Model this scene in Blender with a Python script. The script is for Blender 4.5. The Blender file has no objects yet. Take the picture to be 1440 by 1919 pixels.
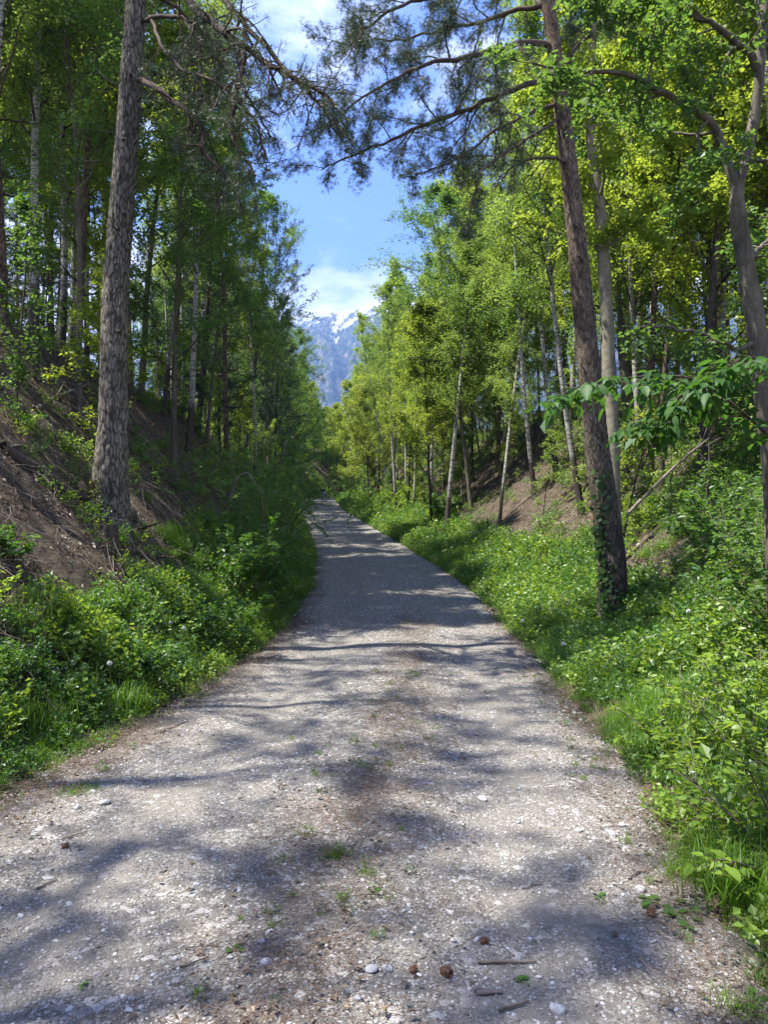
import bpy, math, random
import numpy as np
from mathutils import Vector, Matrix, Euler

PI = math.pi
RNG = np.random.default_rng(11)
random.seed(11)
C = bpy.context.scene.collection
scn = bpy.context.scene

# ------------------------------------------------------------------ camera, sky, sun, exposure
CAM = np.array([0.0, 0.0, 1.55]); PITCH = math.radians(2.8); FPX = 1386.0
cam = bpy.data.cameras.new('camera'); cam.lens = 26.0; cam.sensor_width = 36.0; cam.sensor_fit = 'AUTO'
cam.clip_start = 0.05; cam.clip_end = 30000
camo = bpy.data.objects.new('camera', cam); C.objects.link(camo)
camo.location = CAM; camo.rotation_euler = (PI / 2 + PITCH, 0, 0)
scn.camera = camo

SUN_EL, SUN_FWD = 63.0, -12.0          # elevation; degrees ahead of straight left
_e, _f = math.radians(SUN_EL), math.radians(SUN_FWD)
SUN = Vector((-math.cos(_e) * math.cos(_f), math.cos(_e) * math.sin(_f), math.sin(_e)))
world = bpy.data.worlds.new("World"); scn.world = world; world.use_nodes = True
nt = world.node_tree; nt.nodes.clear()
def N(t, typ, **kw):
    n = t.nodes.new(typ)
    for k, v in kw.items():
        if k == 'inp':
            for a, b in v.items(): n.inputs[a].default_value = b
        else: setattr(n, k, v)
    return n
out = N(nt, 'ShaderNodeOutputWorld'); bg = N(nt, 'ShaderNodeBackground', inp={'Strength': 0.125})
sky = N(nt, 'ShaderNodeTexSky', sky_type='NISHITA'); sky.sun_disc = False
sky.sun_elevation = _e; sky.sun_rotation = math.atan2(SUN.x, SUN.y); sky.altitude = 1500; sky.air_density = 0.85; sky.dust_density = 0.1; sky.ozone_density = 3.0
tc = N(nt, 'ShaderNodeTexCoord'); mp = N(nt, 'ShaderNodeMapping'); mp.inputs['Scale'].default_value = (1.0, 1.0, 2.2)
mp.inputs['Location'].default_value = (0.35, 0.2, 0.12)
nz = N(nt, 'ShaderNodeTexNoise', inp={'Scale': 3.2, 'Detail': 8.0, 'Roughness': 0.6, 'Distortion': 0.35})
sep = N(nt, 'ShaderNodeSeparateXYZ')
band = N(nt, 'ShaderNodeMapRange', interpolation_type='SMOOTHSTEP', inp={'From Min': 0.345, 'From Max': 0.42, 'To Min': 0.15, 'To Max': 0.01})
add = N(nt, 'ShaderNodeMath', operation='ADD')
cr = N(nt, 'ShaderNodeMapRange', interpolation_type='SMOOTHSTEP', inp={'From Min': 0.49, 'From Max': 0.68, 'To Min': 0.0, 'To Max': 0.95})
mix = N(nt, 'ShaderNodeMix', data_type='RGBA'); mix.inputs[7].default_value = (3.2, 3.25, 3.35, 1)
L = nt.links.new
L(tc.outputs['Generated'], mp.inputs[0]); L(mp.outputs[0], nz.inputs['Vector']); L(tc.outputs['Generated'], sep.inputs[0])
L(sep.outputs[2], band.inputs['Value']); L(nz.outputs[0], add.inputs[0]); L(band.outputs[0], add.inputs[1])
L(add.outputs[0], cr.inputs['Value']); L(cr.outputs[0], mix.inputs[0])
tint = N(nt, 'ShaderNodeMix', data_type='RGBA', blend_type='MULTIPLY', inp={0: 1.0}); tint.inputs[7].default_value = (.51, .585, .88, 1)
L(sky.outputs[0], tint.inputs[6]); L(tint.outputs[2], mix.inputs[6])
L(mix.outputs[2], bg.inputs[0]); L(bg.outputs[0], out.inputs[0])

sl = bpy.data.lights.new('sun', 'SUN'); sl.energy = 3.5; sl.angle = math.radians(0.53); sl.color = (1.0, 0.955, 0.88)
so = bpy.data.objects.new('sun', sl); C.objects.link(so); so.rotation_euler = SUN.to_track_quat('Z', 'Y').to_euler()

vs = scn.view_settings; vs.view_transform = 'Standard'; vs.look = 'None'; vs.gamma = 1.0; vs.use_curve_mapping = False
vs.exposure = 2.1
scn.render.engine = 'CYCLES'
cy = scn.cycles
cy.max_bounces = 7; cy.diffuse_bounces = 4; cy.glossy_bounces = 2; cy.transmission_bounces = 5; cy.volume_bounces = 0; cy.transparent_max_bounces = 4
cy.sample_clamp_indirect = 6.0; cy.caustics_reflective = False; cy.caustics_refractive = False
cy.use_denoising = True

# ------------------------------------------------------------------ maths helpers
F_ = np.array([0, math.cos(PITCH), math.sin(PITCH)]); U_ = np.array([0, -math.sin(PITCH), math.cos(PITCH)]); R_ = np.array([1.0, 0, 0])
def at(px, py, d):
    return CAM + d * (F_ + (px - 720) / FPX * R_ + (959.5 - py) / FPX * U_)
def hsh(ix, iy, s):
    n = (ix.astype(np.int64) * 374761393 + iy.astype(np.int64) * 668265263 + s * 974634777) & 0xFFFFFFFF
    n = ((n ^ (n >> 13)) * 1274126177) & 0xFFFFFFFF
    return ((n ^ (n >> 16)) & 0xFFFFFF) / float(0xFFFFFF)
def vnoise(x, y, s=0):
    x = np.asarray(x, float); y = np.asarray(y, float)
    ix = np.floor(x); iy = np.floor(y); fx = x - ix; fy = y - iy
    fx = fx * fx * (3 - 2 * fx); fy = fy * fy * (3 - 2 * fy)
    a = hsh(ix, iy, s); b = hsh(ix + 1, iy, s); c = hsh(ix, iy + 1, s); d = hsh(ix + 1, iy + 1, s)
    return (a * (1 - fx) + b * fx) * (1 - fy) + (c * (1 - fx) + d * fx) * fy
def fbm(x, y, o=4, s=0):
    r = 0; a = 0.5; t = 0
    for k in range(o):
        r = r + a * vnoise(np.asarray(x) * 2 ** k, np.asarray(y) * 2 ** k, s + k); t += a; a *= 0.5
    return r / t
def smin(a, b, k):
    h = np.clip(0.5 + 0.5 * (b - a) / k, 0, 1)
    return b * (1 - h) + a * h - k * h * (1 - h)
def sm(e0, e1, x):
    t = np.clip((x - e0) / (e1 - e0), 0, 1); return t * t * (3 - 2 * t)

_ky = np.array([-30, 0, 3, 4.5, 5.8, 7.9, 12.6, 18.6, 26, 37, 60, 80, 100, 107, 113, 121, 130, 150, 400, 9000.])
_kl = np.array([-2.9, -2.7, -2.6, -2.4, -2.17, -2.0, -1.73, -1.8, -2.4, -3.87, -6.9, -9.1, -10.8, -9.6, -5.5, 3, 13, 20, 20, 20.])
_kr = np.array([1.0, 1.1, 1.25, 1.65, 1.75, 1.9, 2.2, 2.15, 1.5, 0, -3, -5, -6.4, -5.0, -1.2, 7.5, 17, 24, 24, 24.])
_zy = np.array([-30, 0, 12.6, 18.6, 26, 37, 60, 100, 110, 130, 200, 400, 1500, 9000.])
_zz = np.array([-.3, 0, 0.05, .58, 1.15, 2.3, 4.5, 8.3, 9.0, 9.6, 11, 0, -60, -60.])
_g = np.concatenate([np.arange(-30, 200, 0.5), np.arange(200, 9000, 25)])
def _smooth(v, n=9):
    m = np.interp(_g, _ky if len(v) == len(_ky) else _zy, v); k = np.ones(n) / n
    return np.convolve(np.pad(m, n // 2, 'edge'), k, 'valid')
_GL, _GR, _GZ = _smooth(_kl), _smooth(_kr), _smooth(_zz, 11)
XL = lambda y: np.interp(y, _g, _GL)
XR = lambda y: np.interp(y, _g, _GR)
ZR = lambda y: np.interp(y, _g, _GZ)
def road_z(x, y):
    xl, xr = XL(y), XR(y); u = (x - xl) / (xr - xl) * 2 - 1
    z = ZR(y) + 0.035 * (1 - np.clip(np.abs(u), 0, 1) ** 2) - 0.03 * np.exp(-((np.abs(u) - 0.5) / 0.16) ** 2)
    return z + 0.028 * (fbm(x * 1.3, y * 1.3, 3, 5) - 0.5) + 0.010 * (fbm(x * 6, y * 6, 3, 6) - 0.5)
def H(x, y):
    x = np.asarray(x, float); y = np.asarray(y, float)
    xl, xr, zr = XL(y), XR(y), ZR(y)
    tl = np.clip(xl - x, 0, None); tr = np.clip(x - xr, 0, None)
    wob = fbm(x * 0.22, y * 0.22, 3, 21)
    bl = smin(0.12 * tl + 0.92 * np.clip(tl - 0.35, 0, None), 5.3 + 0.13 * tl + (wob - .5) * 1.4, 1.4)
    br = smin(0.10 * tr + 0.72 * smin(np.clip(tr - 1.5, 0, None), tr * 0 + 60, .1), 5.2 + 0.13 * tr + (wob - .5) * 1.4, 1.4)
    far = 1 - sm(250, 700, y)
    far2 = 1 - sm(50, 160, np.maximum(tl, tr))
    z = zr + (bl + br) * far * (0.35 + 0.65 * far2)
    z = z + 9.0 * sm(113, 150, y) * sm(0, 6, np.where(y < 135, tl, 6)) * far
    t = tl + tr
    rough = sm(0.1, 1.5, t)
    z = z + rough * (0.34 * (fbm(x * 0.9, y * 0.9, 3, 3) - .5) + 0.10 * (fbm(x * 4, y * 4, 3, 4) - .5))
    z = z + (1 - sm(0, .3, t)) * -0.05 + 0.02 * (fbm(x * 5, y * 5, 2, 9) - .5)
    return z
def ground(x, y):
    x = np.asarray(x, float); y = np.asarray(y, float)
    on = (x > XL(y)) & (x < XR(y)) & (y < 135)
    return np.where(on, road_z(x, y) + 0.0, H(x, y))

# ------------------------------------------------------------------ object helpers
def props(o, label=None, cat=None, group=None, kind=None):
    for k, v in (('label', label), ('category', cat), ('group', group), ('kind', kind)):
        if v is not None: o[k] = v
    return o
def link(name, data, parent=None, **kw):
    o = bpy.data.objects.new(name, data); C.objects.link(o)
    if parent is not None: o.parent = parent
    return props(o, **kw)
def empty(name, loc, rot=(0, 0, 0), scale=1.0, **kw):
    o = link(name, None, None, **kw); o.location = loc; o.rotation_euler = rot; o.scale = (scale,) * 3
    o.empty_display_size = 0.2
    return o
class Geo:
    def __init__(s): s.V = []; s.F = []; s.M = []; s.T = []; s.n = 0
    def add(s, V, Fs, tint=None, mat=0):
        V = np.asarray(V, float).reshape(-1, 3)
        for Fa in (Fs if isinstance(Fs, list) else [Fs]):
            Fa = np.asarray(Fa, dtype=np.int64)
            if Fa.size == 0: continue
            s.F.append(Fa + s.n); s.M.append(np.full(len(Fa), mat))
            if tint is None: s.T.append(np.full(len(Fa), 0.5))
            elif np.isscalar(tint): s.T.append(np.full(len(Fa), float(tint)))
            else: s.T.append(np.asarray(tint)[:len(Fa)] if len(tint) >= len(Fa) else np.resize(tint, len(Fa)))
        s.V.append(V); s.n += len(V)
    def mesh(s, name, mats, smooth=True, attrs=None):
        me = bpy.data.meshes.new(name)
        V = np.concatenate(s.V) if s.V else np.zeros((0, 3))
        tot = np.concatenate([np.full(len(f), f.shape[1]) for f in s.F]) if s.F else np.zeros(0, int)
        idx = np.concatenate([f.ravel() for f in s.F]) if s.F else np.zeros(0, int)
        me.vertices.add(len(V)); me.vertices.foreach_set('co', V.astype(np.float32).ravel())
        me.loops.add(len(idx)); me.loops.foreach_set('vertex_index', idx.astype(np.int32))
        me.polygons.add(len(tot)); st = np.concatenate([[0], np.cumsum(tot)[:-1]]) if len(tot) else tot
        me.polygons.foreach_set('loop_start', st.astype(np.int32))
        try: me.polygons.foreach_set('loop_total', tot.astype(np.int32))
        except Exception: pass
        for m in (mats if isinstance(mats, (list, tuple)) else [mats]): me.materials.append(m)
        me.polygons.foreach_set('material_index', np.concatenate(s.M).astype(np.int32))
        me.polygons.foreach_set('use_smooth', np.full(len(tot), smooth))
        a = me.attributes.new('tint', 'FLOAT', 'FACE'); a.data.foreach_set('value', np.concatenate(s.T).astype(np.float32))
        if attrs:
            for k, v in attrs.items():
                a = me.attributes.new(k, 'FLOAT', 'POINT'); a.data.foreach_set('value', v.astype(np.float32))
        me.update(calc_edges=True)
        return me
def unit(v): return v / (np.linalg.norm(v, axis=-1, keepdims=True) + 1e-9)
_RING = {}
def tube(g, P, r, n=6, tint=None, cap=True, mat=0):
    P = np.asarray(P, float); k = len(P); r = np.broadcast_to(np.asarray(r, float), (k,))
    T = np.gradient(P, axis=0); T = unit(T)
    m = unit(P[-1] - P[0]); ref = np.eye(3)[int(np.argmin(np.abs(m)))]
    u = unit(np.cross(T, ref)); v = np.cross(T, u)
    a = np.arange(n) / n * 2 * PI
    V = P[:, None] + r[:, None, None] * (np.cos(a)[None, :, None] * u[:, None] + np.sin(a)[None, :, None] * v[:, None])
    if (k, n) not in _RING:
        i = np.arange(k - 1)[:, None] * n; j = np.arange(n)[None]; j2 = (j + 1) % n
        _RING[(k, n)] = np.stack([i + j, i + j2, i + n + j2, i + n + j], -1).reshape(-1, 4)[:, ::-1]
    g.add(V.reshape(-1, 3), _RING[(k, n)], tint, mat)
    if cap and r[-1] > 0.012:
        g.add(V[-1], np.arange(n)[None], tint, mat)
def curve(pts, k):
    """Catmull-Rom through the points, k samples."""
    P = np.asarray(pts, float); n = len(P)
    P = np.vstack([2 * P[0] - P[1], P, 2 * P[-1] - P[-2]])
    t = np.linspace(0, n - 1 - 1e-6, k); i = t.astype(int); f = (t - i)[:, None]
    a, b, c, d = P[i], P[i + 1], P[i + 2], P[i + 3]
    return 0.5 * (2 * b + (c - a) * f + (2 * a - 5 * b + 4 * c - d) * f ** 2 + (3 * b - a - 3 * c + d) * f ** 3)
def grow(p, d, L_, n, wander, pull, rng):
    P = [np.array(p, float)]; d = unit(np.array(d, float)); s = L_ / n
    for k in range(n):
        d = unit(d + rng.normal(0, wander, 3) + np.array([0, 0, pull]) / n)
        P.append(P[-1] + d * s)
    return np.array(P)
def leaf_quads(g, P, L_, W, rng, axis=None, droop=.25, fold=.12, flat=1.0, tint=None, mat=0, jit=.25):
    n = len(P)
    if n == 0: return
    if axis is None:
        az = rng.uniform(0, 2 * PI, n); axis = np.stack([np.cos(az), np.sin(az), -droop + rng.normal(0, .45, n)], 1)
    axis = unit(axis); up = unit(np.array([0, 0, 1.0]) * flat + rng.normal(0, .5, (n, 3)))
    side = unit(np.cross(axis, up)); nor = np.cross(side, axis)
    l = (L_ * (1 + jit * rng.normal(0, 1, n)).clip(.4, 1.7))[:, None]; w = W / L_ * l * .5
    V = np.stack([P, P + .45 * l * axis + w * side + fold * l * nor, P + l * axis, P + .45 * l * axis - w * side + fold * l * nor], 1)
    if tint is None: tint = rng.random(n)
    g.add(V.reshape(-1, 3), np.arange(n * 4).reshape(n, 4), tint, mat)
def needle_tufts(g, P, D, L_, W, k, rng, tint=None, mat=0, spread=.8):
    n = len(P); ax = unit(D[:, None] + rng.normal(0, spread, (n, k, 3)))
    sd = unit(np.cross(ax, rng.normal(0, 1, (n, k, 3))))
    l = L_ * rng.uniform(.7, 1.2, (n, k, 1)); b = P[:, None] + rng.normal(0, L_ * .16, (n, k, 3))
    V = np.stack([b - sd * W * .5, b + sd * W * .5, b + ax * l], 2)
    if tint is None: tint = rng.random(n)
    g.add(V.reshape(-1, 3), np.arange(n * k * 3).reshape(-1, 3), np.repeat(tint, k), mat)
def blades(g, P, L_, W, rng, lean=.5, tint=None, mat=0, seg3=True):
    n = len(P); az = rng.uniform(0, 2 * PI, n); h = np.stack([np.cos(az), np.sin(az), np.zeros(n)], 1)
    sd = np.stack([-np.sin(az), np.cos(az), np.zeros(n)], 1)
    l = (L_ * rng.uniform(.5, 1.2, n))[:, None]; q = (lean * rng.uniform(.2, 1.5, n))[:, None]; z = np.array([0, 0, 1.0])
    p1 = P + l * (.4 * z * (1 - .1 * q) + .12 * q * h); p2 = P + l * (.75 * z * (1 - .25 * q) + .42 * q * h); p3 = P + l * (z * (1 - .55 * q) * .95 + .85 * q * h)
    w = W * .5
    V = np.stack([P - sd * w * .7, P + sd * w * .7, p1 - sd * w, p1 + sd * w, p2 - sd * w * .7, p2 + sd * w * .7, p3], 1)
    b = np.arange(n)[:, None] * 7
    if tint is None: tint = rng.random(n)
    g.add(V.reshape(-1, 3), [np.concatenate([b + [0, 1, 3, 2], b + [2, 3, 5, 4]])], np.concatenate([tint, tint]), mat)
    g.F.append((b + [4, 5, 6]) + g.n - len(V) * 7); g.M.append(np.full(n, mat)); g.T.append(tint)

# ------------------------------------------------------------------ materials
def mat(name):
    m = bpy.data.materials.new(name); m.use_nodes = True; t = m.node_tree; t.nodes.clear()
    return m, t, t.nodes.new('ShaderNodeOutputMaterial')
def ramp(t, stops, interp='LINEAR'):
    r = t.nodes.new('ShaderNodeValToRGB'); e = r.color_ramp.elements; r.color_ramp.interpolation = interp
    while len(e) < len(stops): e.new(0.5)
    for k, (p, c) in enumerate(stops): e[k].position = p; e[k].color = (*c, 1)
    return r
def leaf_mat(name, dark, lite, trans, tw=.45, gloss=.03, rough=.5, hue=.5):
    """leaf: diffuse + translucent + thin gloss; tint attribute and a per-object offset pick the colour."""
    m, t, o = mat(name); l = t.links.new
    a = N(t, 'ShaderNodeAttribute', attribute_name='tint'); oi = N(t, 'ShaderNodeObjectInfo')
    mm = N(t, 'ShaderNodeMath', operation='MULTIPLY_ADD', inp={1: hue}); l(oi.outputs['Random'], mm.inputs[0])
    s = N(t, 'ShaderNodeMath', operation='MULTIPLY', inp={1: 1 - hue}); l(a.outputs['Fac'], s.inputs[0]); l(s.outputs[0], mm.inputs[2])
    r = ramp(t, [(0.0, dark), (1.0, lite)]); l(mm.outputs[0], r.inputs[0])
    r2 = ramp(t, [(0.0, tuple(x * .7 for x in trans)), (1.0, trans)]); l(mm.outputs[0], r2.inputs[0])
    d = N(t, 'ShaderNodeBsdfDiffuse'); tr = N(t, 'ShaderNodeBsdfTranslucent'); gl = N(t, 'ShaderNodeBsdfGlossy', inp={'Roughness': rough})
    gl.inputs['Color'].default_value = (1, 1, 1, 1)
    l(r.outputs[0], d.inputs[0]); l(r2.outputs[0], tr.inputs[0])
    x = N(t, 'ShaderNodeMixShader', inp={0: tw}); l(d.outputs[0], x.inputs[1]); l(tr.outputs[0], x.inputs[2])
    y = N(t, 'ShaderNodeMixShader', inp={0: gloss}); l(x.outputs[0], y.inputs[1]); l(gl.outputs[0], y.inputs[2]); l(y.outputs[0], o.inputs[0])
    return m
LEAF_BIRCH = leaf_mat('birch_leaves', (.065, .130, .024), (.210, .305, .052), (.42, .58, .080), .50)
LEAF_BOUGH = leaf_mat('bough_leaves', (.022, .070, .014), (.060, .145, .026), (.12, .28, .03), .42, .018, .55, .4)
LEAF_MAPLE = leaf_mat('maple_leaves', (.090, .155, .018), (.240, .315, .034), (.48, .60, .055), .50, .03)
LEAF_DEEP = leaf_mat('hornbeam_leaves', (.036, .092, .022), (.105, .195, .040), (.24, .42, .055), .45, .03)
LEAF_YEL = leaf_mat('bright_maple_leaves', (.11, .17, .018), (.24, .29, .035), (.42, .50, .05), .5, .04)
NEEDLE = leaf_mat('pine_needles', (.022, .052, .018), (.085, .130, .042), (.09, .15, .035), .22, .06, .45)
NEEDLE_D = leaf_mat('spruce_needles', (.026, .062, .028), (.065, .120, .048), (.08, .14, .045), .22, .05, .45)
HERB = leaf_mat('herb_leaves', (.042, .110, .024), (.115, .225, .042), (.20, .42, .03), .42, .035, .45, .45)
GRASS = leaf_mat('grass_blades', (.055, .130, .012), (.150, .275, .022), (.26, .48, .03), .45, .03, .45, .45)
SHRUB = leaf_mat('shrub_leaves', (.105, .200, .018), (.215, .320, .032), (.42, .58, .05), .45, .03, .45, .35)
MOSS = leaf_mat('moss_leaves', (.05, .08, .01), (.16, .17, .02), (.2, .2, .03), .2, .02)
DRYLEAF = leaf_mat('dead_leaves', (.055, .040, .027), (.24, .18, .12), (.20, .13, .07), .15, .04, .5, .5)

def bark_mat(name, cols, scale=(6, 6, 1.3), crack=.5, rough=.9, bump=.6, extra=None):
    m, t, o = mat(name); l = t.links.new
    b = N(t, 'ShaderNodeBsdfPrincipled', inp={'Roughness': rough, 'Specular IOR Level': .2}); l(b.outputs[0], o.inputs[0])
    tcn = N(t, 'ShaderNodeTexCoord'); mpn = N(t, 'ShaderNodeMapping'); mpn.inputs['Scale'].default_value = scale
    l(tcn.outputs['Object'], mpn.inputs[0])
    n1 = N(t, 'ShaderNodeTexNoise', inp={'Scale': 2.5, 'Detail': 6.0, 'Roughness': .65}); l(mpn.outputs[0], n1.inputs['Vector'])
    vo = N(t, 'ShaderNodeTexVoronoi', feature='DISTANCE_TO_EDGE', inp={'Scale': 2.6, 'Randomness': 1.0})
    nd = N(t, 'ShaderNodeVectorMath', operation='MULTIPLY_ADD'); nd.inputs[1].default_value = (.5, .5, .5)
    l(n1.outputs['Color'], nd.inputs[0]); l(mpn.outputs[0], nd.inputs[2]); l(nd.outputs[0], vo.inputs['Vector'])
    ck = N(t, 'ShaderNodeMapRange', inp={'From Min': 0.0, 'From Max': .13}); l(vo.outputs['Distance'], ck.inputs['Value'])
    r = ramp(t, cols); l(n1.outputs[0], r.inputs[0])
    mx = N(t, 'ShaderNodeMix', data_type='RGBA', blend_type='MULTIPLY', inp={0: crack}); l(r.outputs[0], mx.inputs[6])
    r2 = ramp(t, [(0, (.22, .19, .17)), (1, (1, 1, 1))]); l(ck.outputs[0], r2.inputs[0]); l(r2.outputs[0], mx.inputs[7])
    nb = N(t, 'ShaderNodeTexNoise', inp={'Scale': 1.7, 'Detail': 3.0}); l(tcn.outputs['Object'], nb.inputs['Vector'])
    rb = ramp(t, [(.3, (.62, .64, .62)), (.7, (1.2, 1.15, 1.08))]); l(nb.outputs[0], rb.inputs[0])
    my = N(t, 'ShaderNodeMix', data_type='RGBA', blend_type='MULTIPLY', inp={0: 1.0}); l(mx.outputs[2], my.inputs[6]); l(rb.outputs[0], my.inputs[7]); mx = my
    l(mx.outputs[2], b.inputs['Base Color'])
    hh = N(t, 'ShaderNodeMath', operation='MULTIPLY_ADD', inp={1: .6}); l(n1.outputs[0], hh.inputs[0]); l(ck.outputs[0], hh.inputs[2])
    bp = N(t, 'ShaderNodeBump', inp={'Strength': bump, 'Distance': .02}); l(hh.outputs[0], bp.inputs['Height']); l(bp.outputs[0], b.inputs['Normal'])
    if extra: extra(m, t, b, mx, tcn)
    return m
BARK_GREY = bark_mat('pine_bark_grey', [(.3, (.105, .095, .078)), (.55, (.22, .203, .172)), (.75, (.34, .318, .28))], (9, 9, 2.2), .85, .95, .8)
BARK_RED = bark_mat('pine_bark_red', [(.3, (.10, .075, .068)), (.52, (.20, .145, .125)), (.75, (.33, .24, .20))], (9, 9, 2.4), .8, .95, .8)
BARK_DARK = bark_mat('dark_bark', [(.3, (.055, .045, .038)), (.6, (.115, .095, .08)), (.8, (.17, .145, .12))], (8, 8, 2), .5, .9, .4)
BARK_LIMB = bark_mat('limb_bark', [(.3, (.055, .042, .036)), (.6, (.12, .088, .072)), (.8, (.18, .135, .11))], (8, 8, 8), .4, .9, .4)
BARK_SMOOTH = bark_mat('smooth_bark', [(.3, (.17, .155, .12)), (.6, (.27, .25, .19)), (.8, (.36, .33, .26))], (3, 3, 5), .12, .8, .15)
BARK_HORN = bark_mat('hornbeam_bark', [(.3, (.09, .08, .062)), (.6, (.16, .145, .115)), (.8, (.24, .22, .18))], (7, 7, 2), .3, .85, .35)
def _red_top(m, t, b, mx, tcn):   # scaly orange bark towards the crown of the Scots pine
    l = t.links.new; s = N(t, 'ShaderNodeSeparateXYZ'); l(tcn.outputs['Object'], s.inputs[0])
    mr = N(t, 'ShaderNodeMapRange', interpolation_type='SMOOTHSTEP', inp={'From Min': 2.5, 'From Max': 7.0, 'To Min': 0.0, 'To Max': .75}); l(s.outputs[2], mr.inputs['Value'])
    n = N(t, 'ShaderNodeTexNoise', inp={'Scale': 7.0, 'Detail': 3.0}); l(tcn.outputs['Object'], n.inputs['Vector'])
    mu = N(t, 'ShaderNodeMath', operation='MULTIPLY'); l(mr.outputs[0], mu.inputs[0])
    n2 = N(t, 'ShaderNodeMapRange', inp={'From Min': .35, 'From Max': .6}); l(n.outputs[0], n2.inputs['Value']); l(n2.outputs[0], mu.inputs[1])
    m2 = N(t, 'ShaderNodeMix', data_type='RGBA'); l(mu.outputs[0], m2.inputs[0]); l(mx.outputs[2], m2.inputs[6]); m2.inputs[7].default_value = (.215, .15, .105, 1)
    l(m2.outputs[2], b.inputs['Base Color'])
BARK_SCOTS = bark_mat('scots_pine_bark', [(.3, (.070, .060, .047)), (.52, (.135, .117, .094)), (.75, (.21, .185, .15))], (9, 9, 2.4), .8, .95, .8, _red_top)
def birch_bark():
    m, t, o = mat('birch_bark'); l = t.links.new
    b = N(t, 'ShaderNodeBsdfPrincipled', inp={'Roughness': .7, 'Specular IOR Level': .25}); l(b.outputs[0], o.inputs[0])
    tcn = N(t, 'ShaderNodeTexCoord'); mpn = N(t, 'ShaderNodeMapping'); mpn.inputs['Scale'].default_value = (5, 5, 17)
    l(tcn.outputs['Object'], mpn.inputs[0])
    n1 = N(t, 'ShaderNodeTexNoise', inp={'Scale': 1.2, 'Detail': 5.0, 'Roughness': .7}); l(mpn.outputs[0], n1.inputs['Vector'])
    r = ramp(t, [(.40, (.04, .035, .03)), (.47, (.30, .285, .255)), (.65, (.52, .50, .455))]); l(n1.outputs[0], r.inputs[0])
    n2 = N(t, 'ShaderNodeTexNoise', inp={'Scale': 1.6, 'Detail': 4.0}); l(tcn.outputs['Object'], n2.inputs['Vector'])
    s = N(t, 'ShaderNodeSeparateXYZ'); l(tcn.outputs['Object'], s.inputs[0])
    mr = N(t, 'ShaderNodeMapRange', inp={'From Min': .2, 'From Max': 2.6, 'To Min': .75, 'To Max': 0.0}); l(s.outputs[2], mr.inputs['Value'])
    ad = N(t, 'ShaderNodeMath', operation='MULTIPLY_ADD', inp={1: .9}); l(n2.outputs[0], ad.inputs[0]); l(mr.outputs[0], ad.inputs[2])
    gt = N(t, 'ShaderNodeMapRange', inp={'From Min': .62, 'From Max': .82}); l(ad.outputs[0], gt.inputs['Value'])
    mx = N(t, 'ShaderNodeMix', data_type='RGBA'); l(gt.outputs[0], mx.inputs[0]); l(r.outputs[0], mx.inputs[6]); mx.inputs[7].default_value = (.06, .05, .042, 1)
    l(mx.outputs[2], b.inputs['Base Color'])
    return m
BARK_BIRCH = birch_bark()
def simple(name, col, rough=.8, var=.3, scale=20, spec=.3):
    m, t, o = mat(name); l = t.links.new
    b = N(t, 'ShaderNodeBsdfPrincipled', inp={'Roughness': rough, 'Specular IOR Level': spec}); l(b.outputs[0], o.inputs[0])
    tcn = N(t, 'ShaderNodeTexCoord'); n1 = N(t, 'ShaderNodeTexNoise', inp={'Scale': scale, 'Detail': 4.0}); l(tcn.outputs['Object'], n1.inputs['Vector'])
    r = ramp(t, [(.3, tuple(c * (1 - var) for c in col)), (.7, tuple(min(1, c * (1 + var)) for c in col))]); l(n1.outputs[0], r.inputs[0]); l(r.outputs[0], b.inputs['Base Color'])
    return m
def stone_mat(name, stops):
    m, t, o = mat(name); l = t.links.new
    b = N(t, 'ShaderNodeBsdfPrincipled', inp={'Roughness': .85, 'Specular IOR Level': .25}); l(b.outputs[0], o.inputs[0])
    oi = N(t, 'ShaderNodeObjectInfo'); r = ramp(t, stops); l(oi.outputs['Random'], r.inputs[0])
    tcn = N(t, 'ShaderNodeTexCoord'); n1 = N(t, 'ShaderNodeTexNoise', inp={'Scale': 3.0, 'Detail': 5.0}); l(tcn.outputs['Object'], n1.inputs['Vector'])
    r2 = ramp(t, [(.3, (.62, .62, .64)), (.7, (1, 1, 1))]); l(n1.outputs[0], r2.inputs[0])
    mx = N(t, 'ShaderNodeMix', data_type='RGBA', blend_type='MULTIPLY', inp={0: 1.0}); l(r.outputs[0], mx.inputs[6]); l(r2.outputs[0], mx.inputs[7]); l(mx.outputs[2], b.inputs['Base Color'])
    return m
STONE = stone_mat('gravel_stone', [(0, (0.167, 0.150, 0.133)), (.35, (0.286, 0.259, 0.225)), (.7, (0.383, 0.363, 0.337)), (.9, (.44, .43, .405)), (1, (.68, .67, .64))])
STONE_PALE = stone_mat('pale_stone', [(0, (.30, .30, .31)), (.5, (.48, .475, .46)), (1, (.66, .65, .62))])
WOOD = simple('dead_wood', (.19, .155, .125), .9, .35, 12)
TWIG = simple('dry_twig', (.15, .115, .09), .9, .4, 9)
TWIG_P = simple('pale_twig', (.24, .205, .165), .9, .25, 9)
STEM = simple('green_stem', (.09, .10, .03), .7, .3, 9)
FLUFF = simple('dandelion_fluff', (.75, .75, .72), .9, .05)
YELLOW = simple('yellow_petals', (.80, .62, .02), .7, .1)

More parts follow.
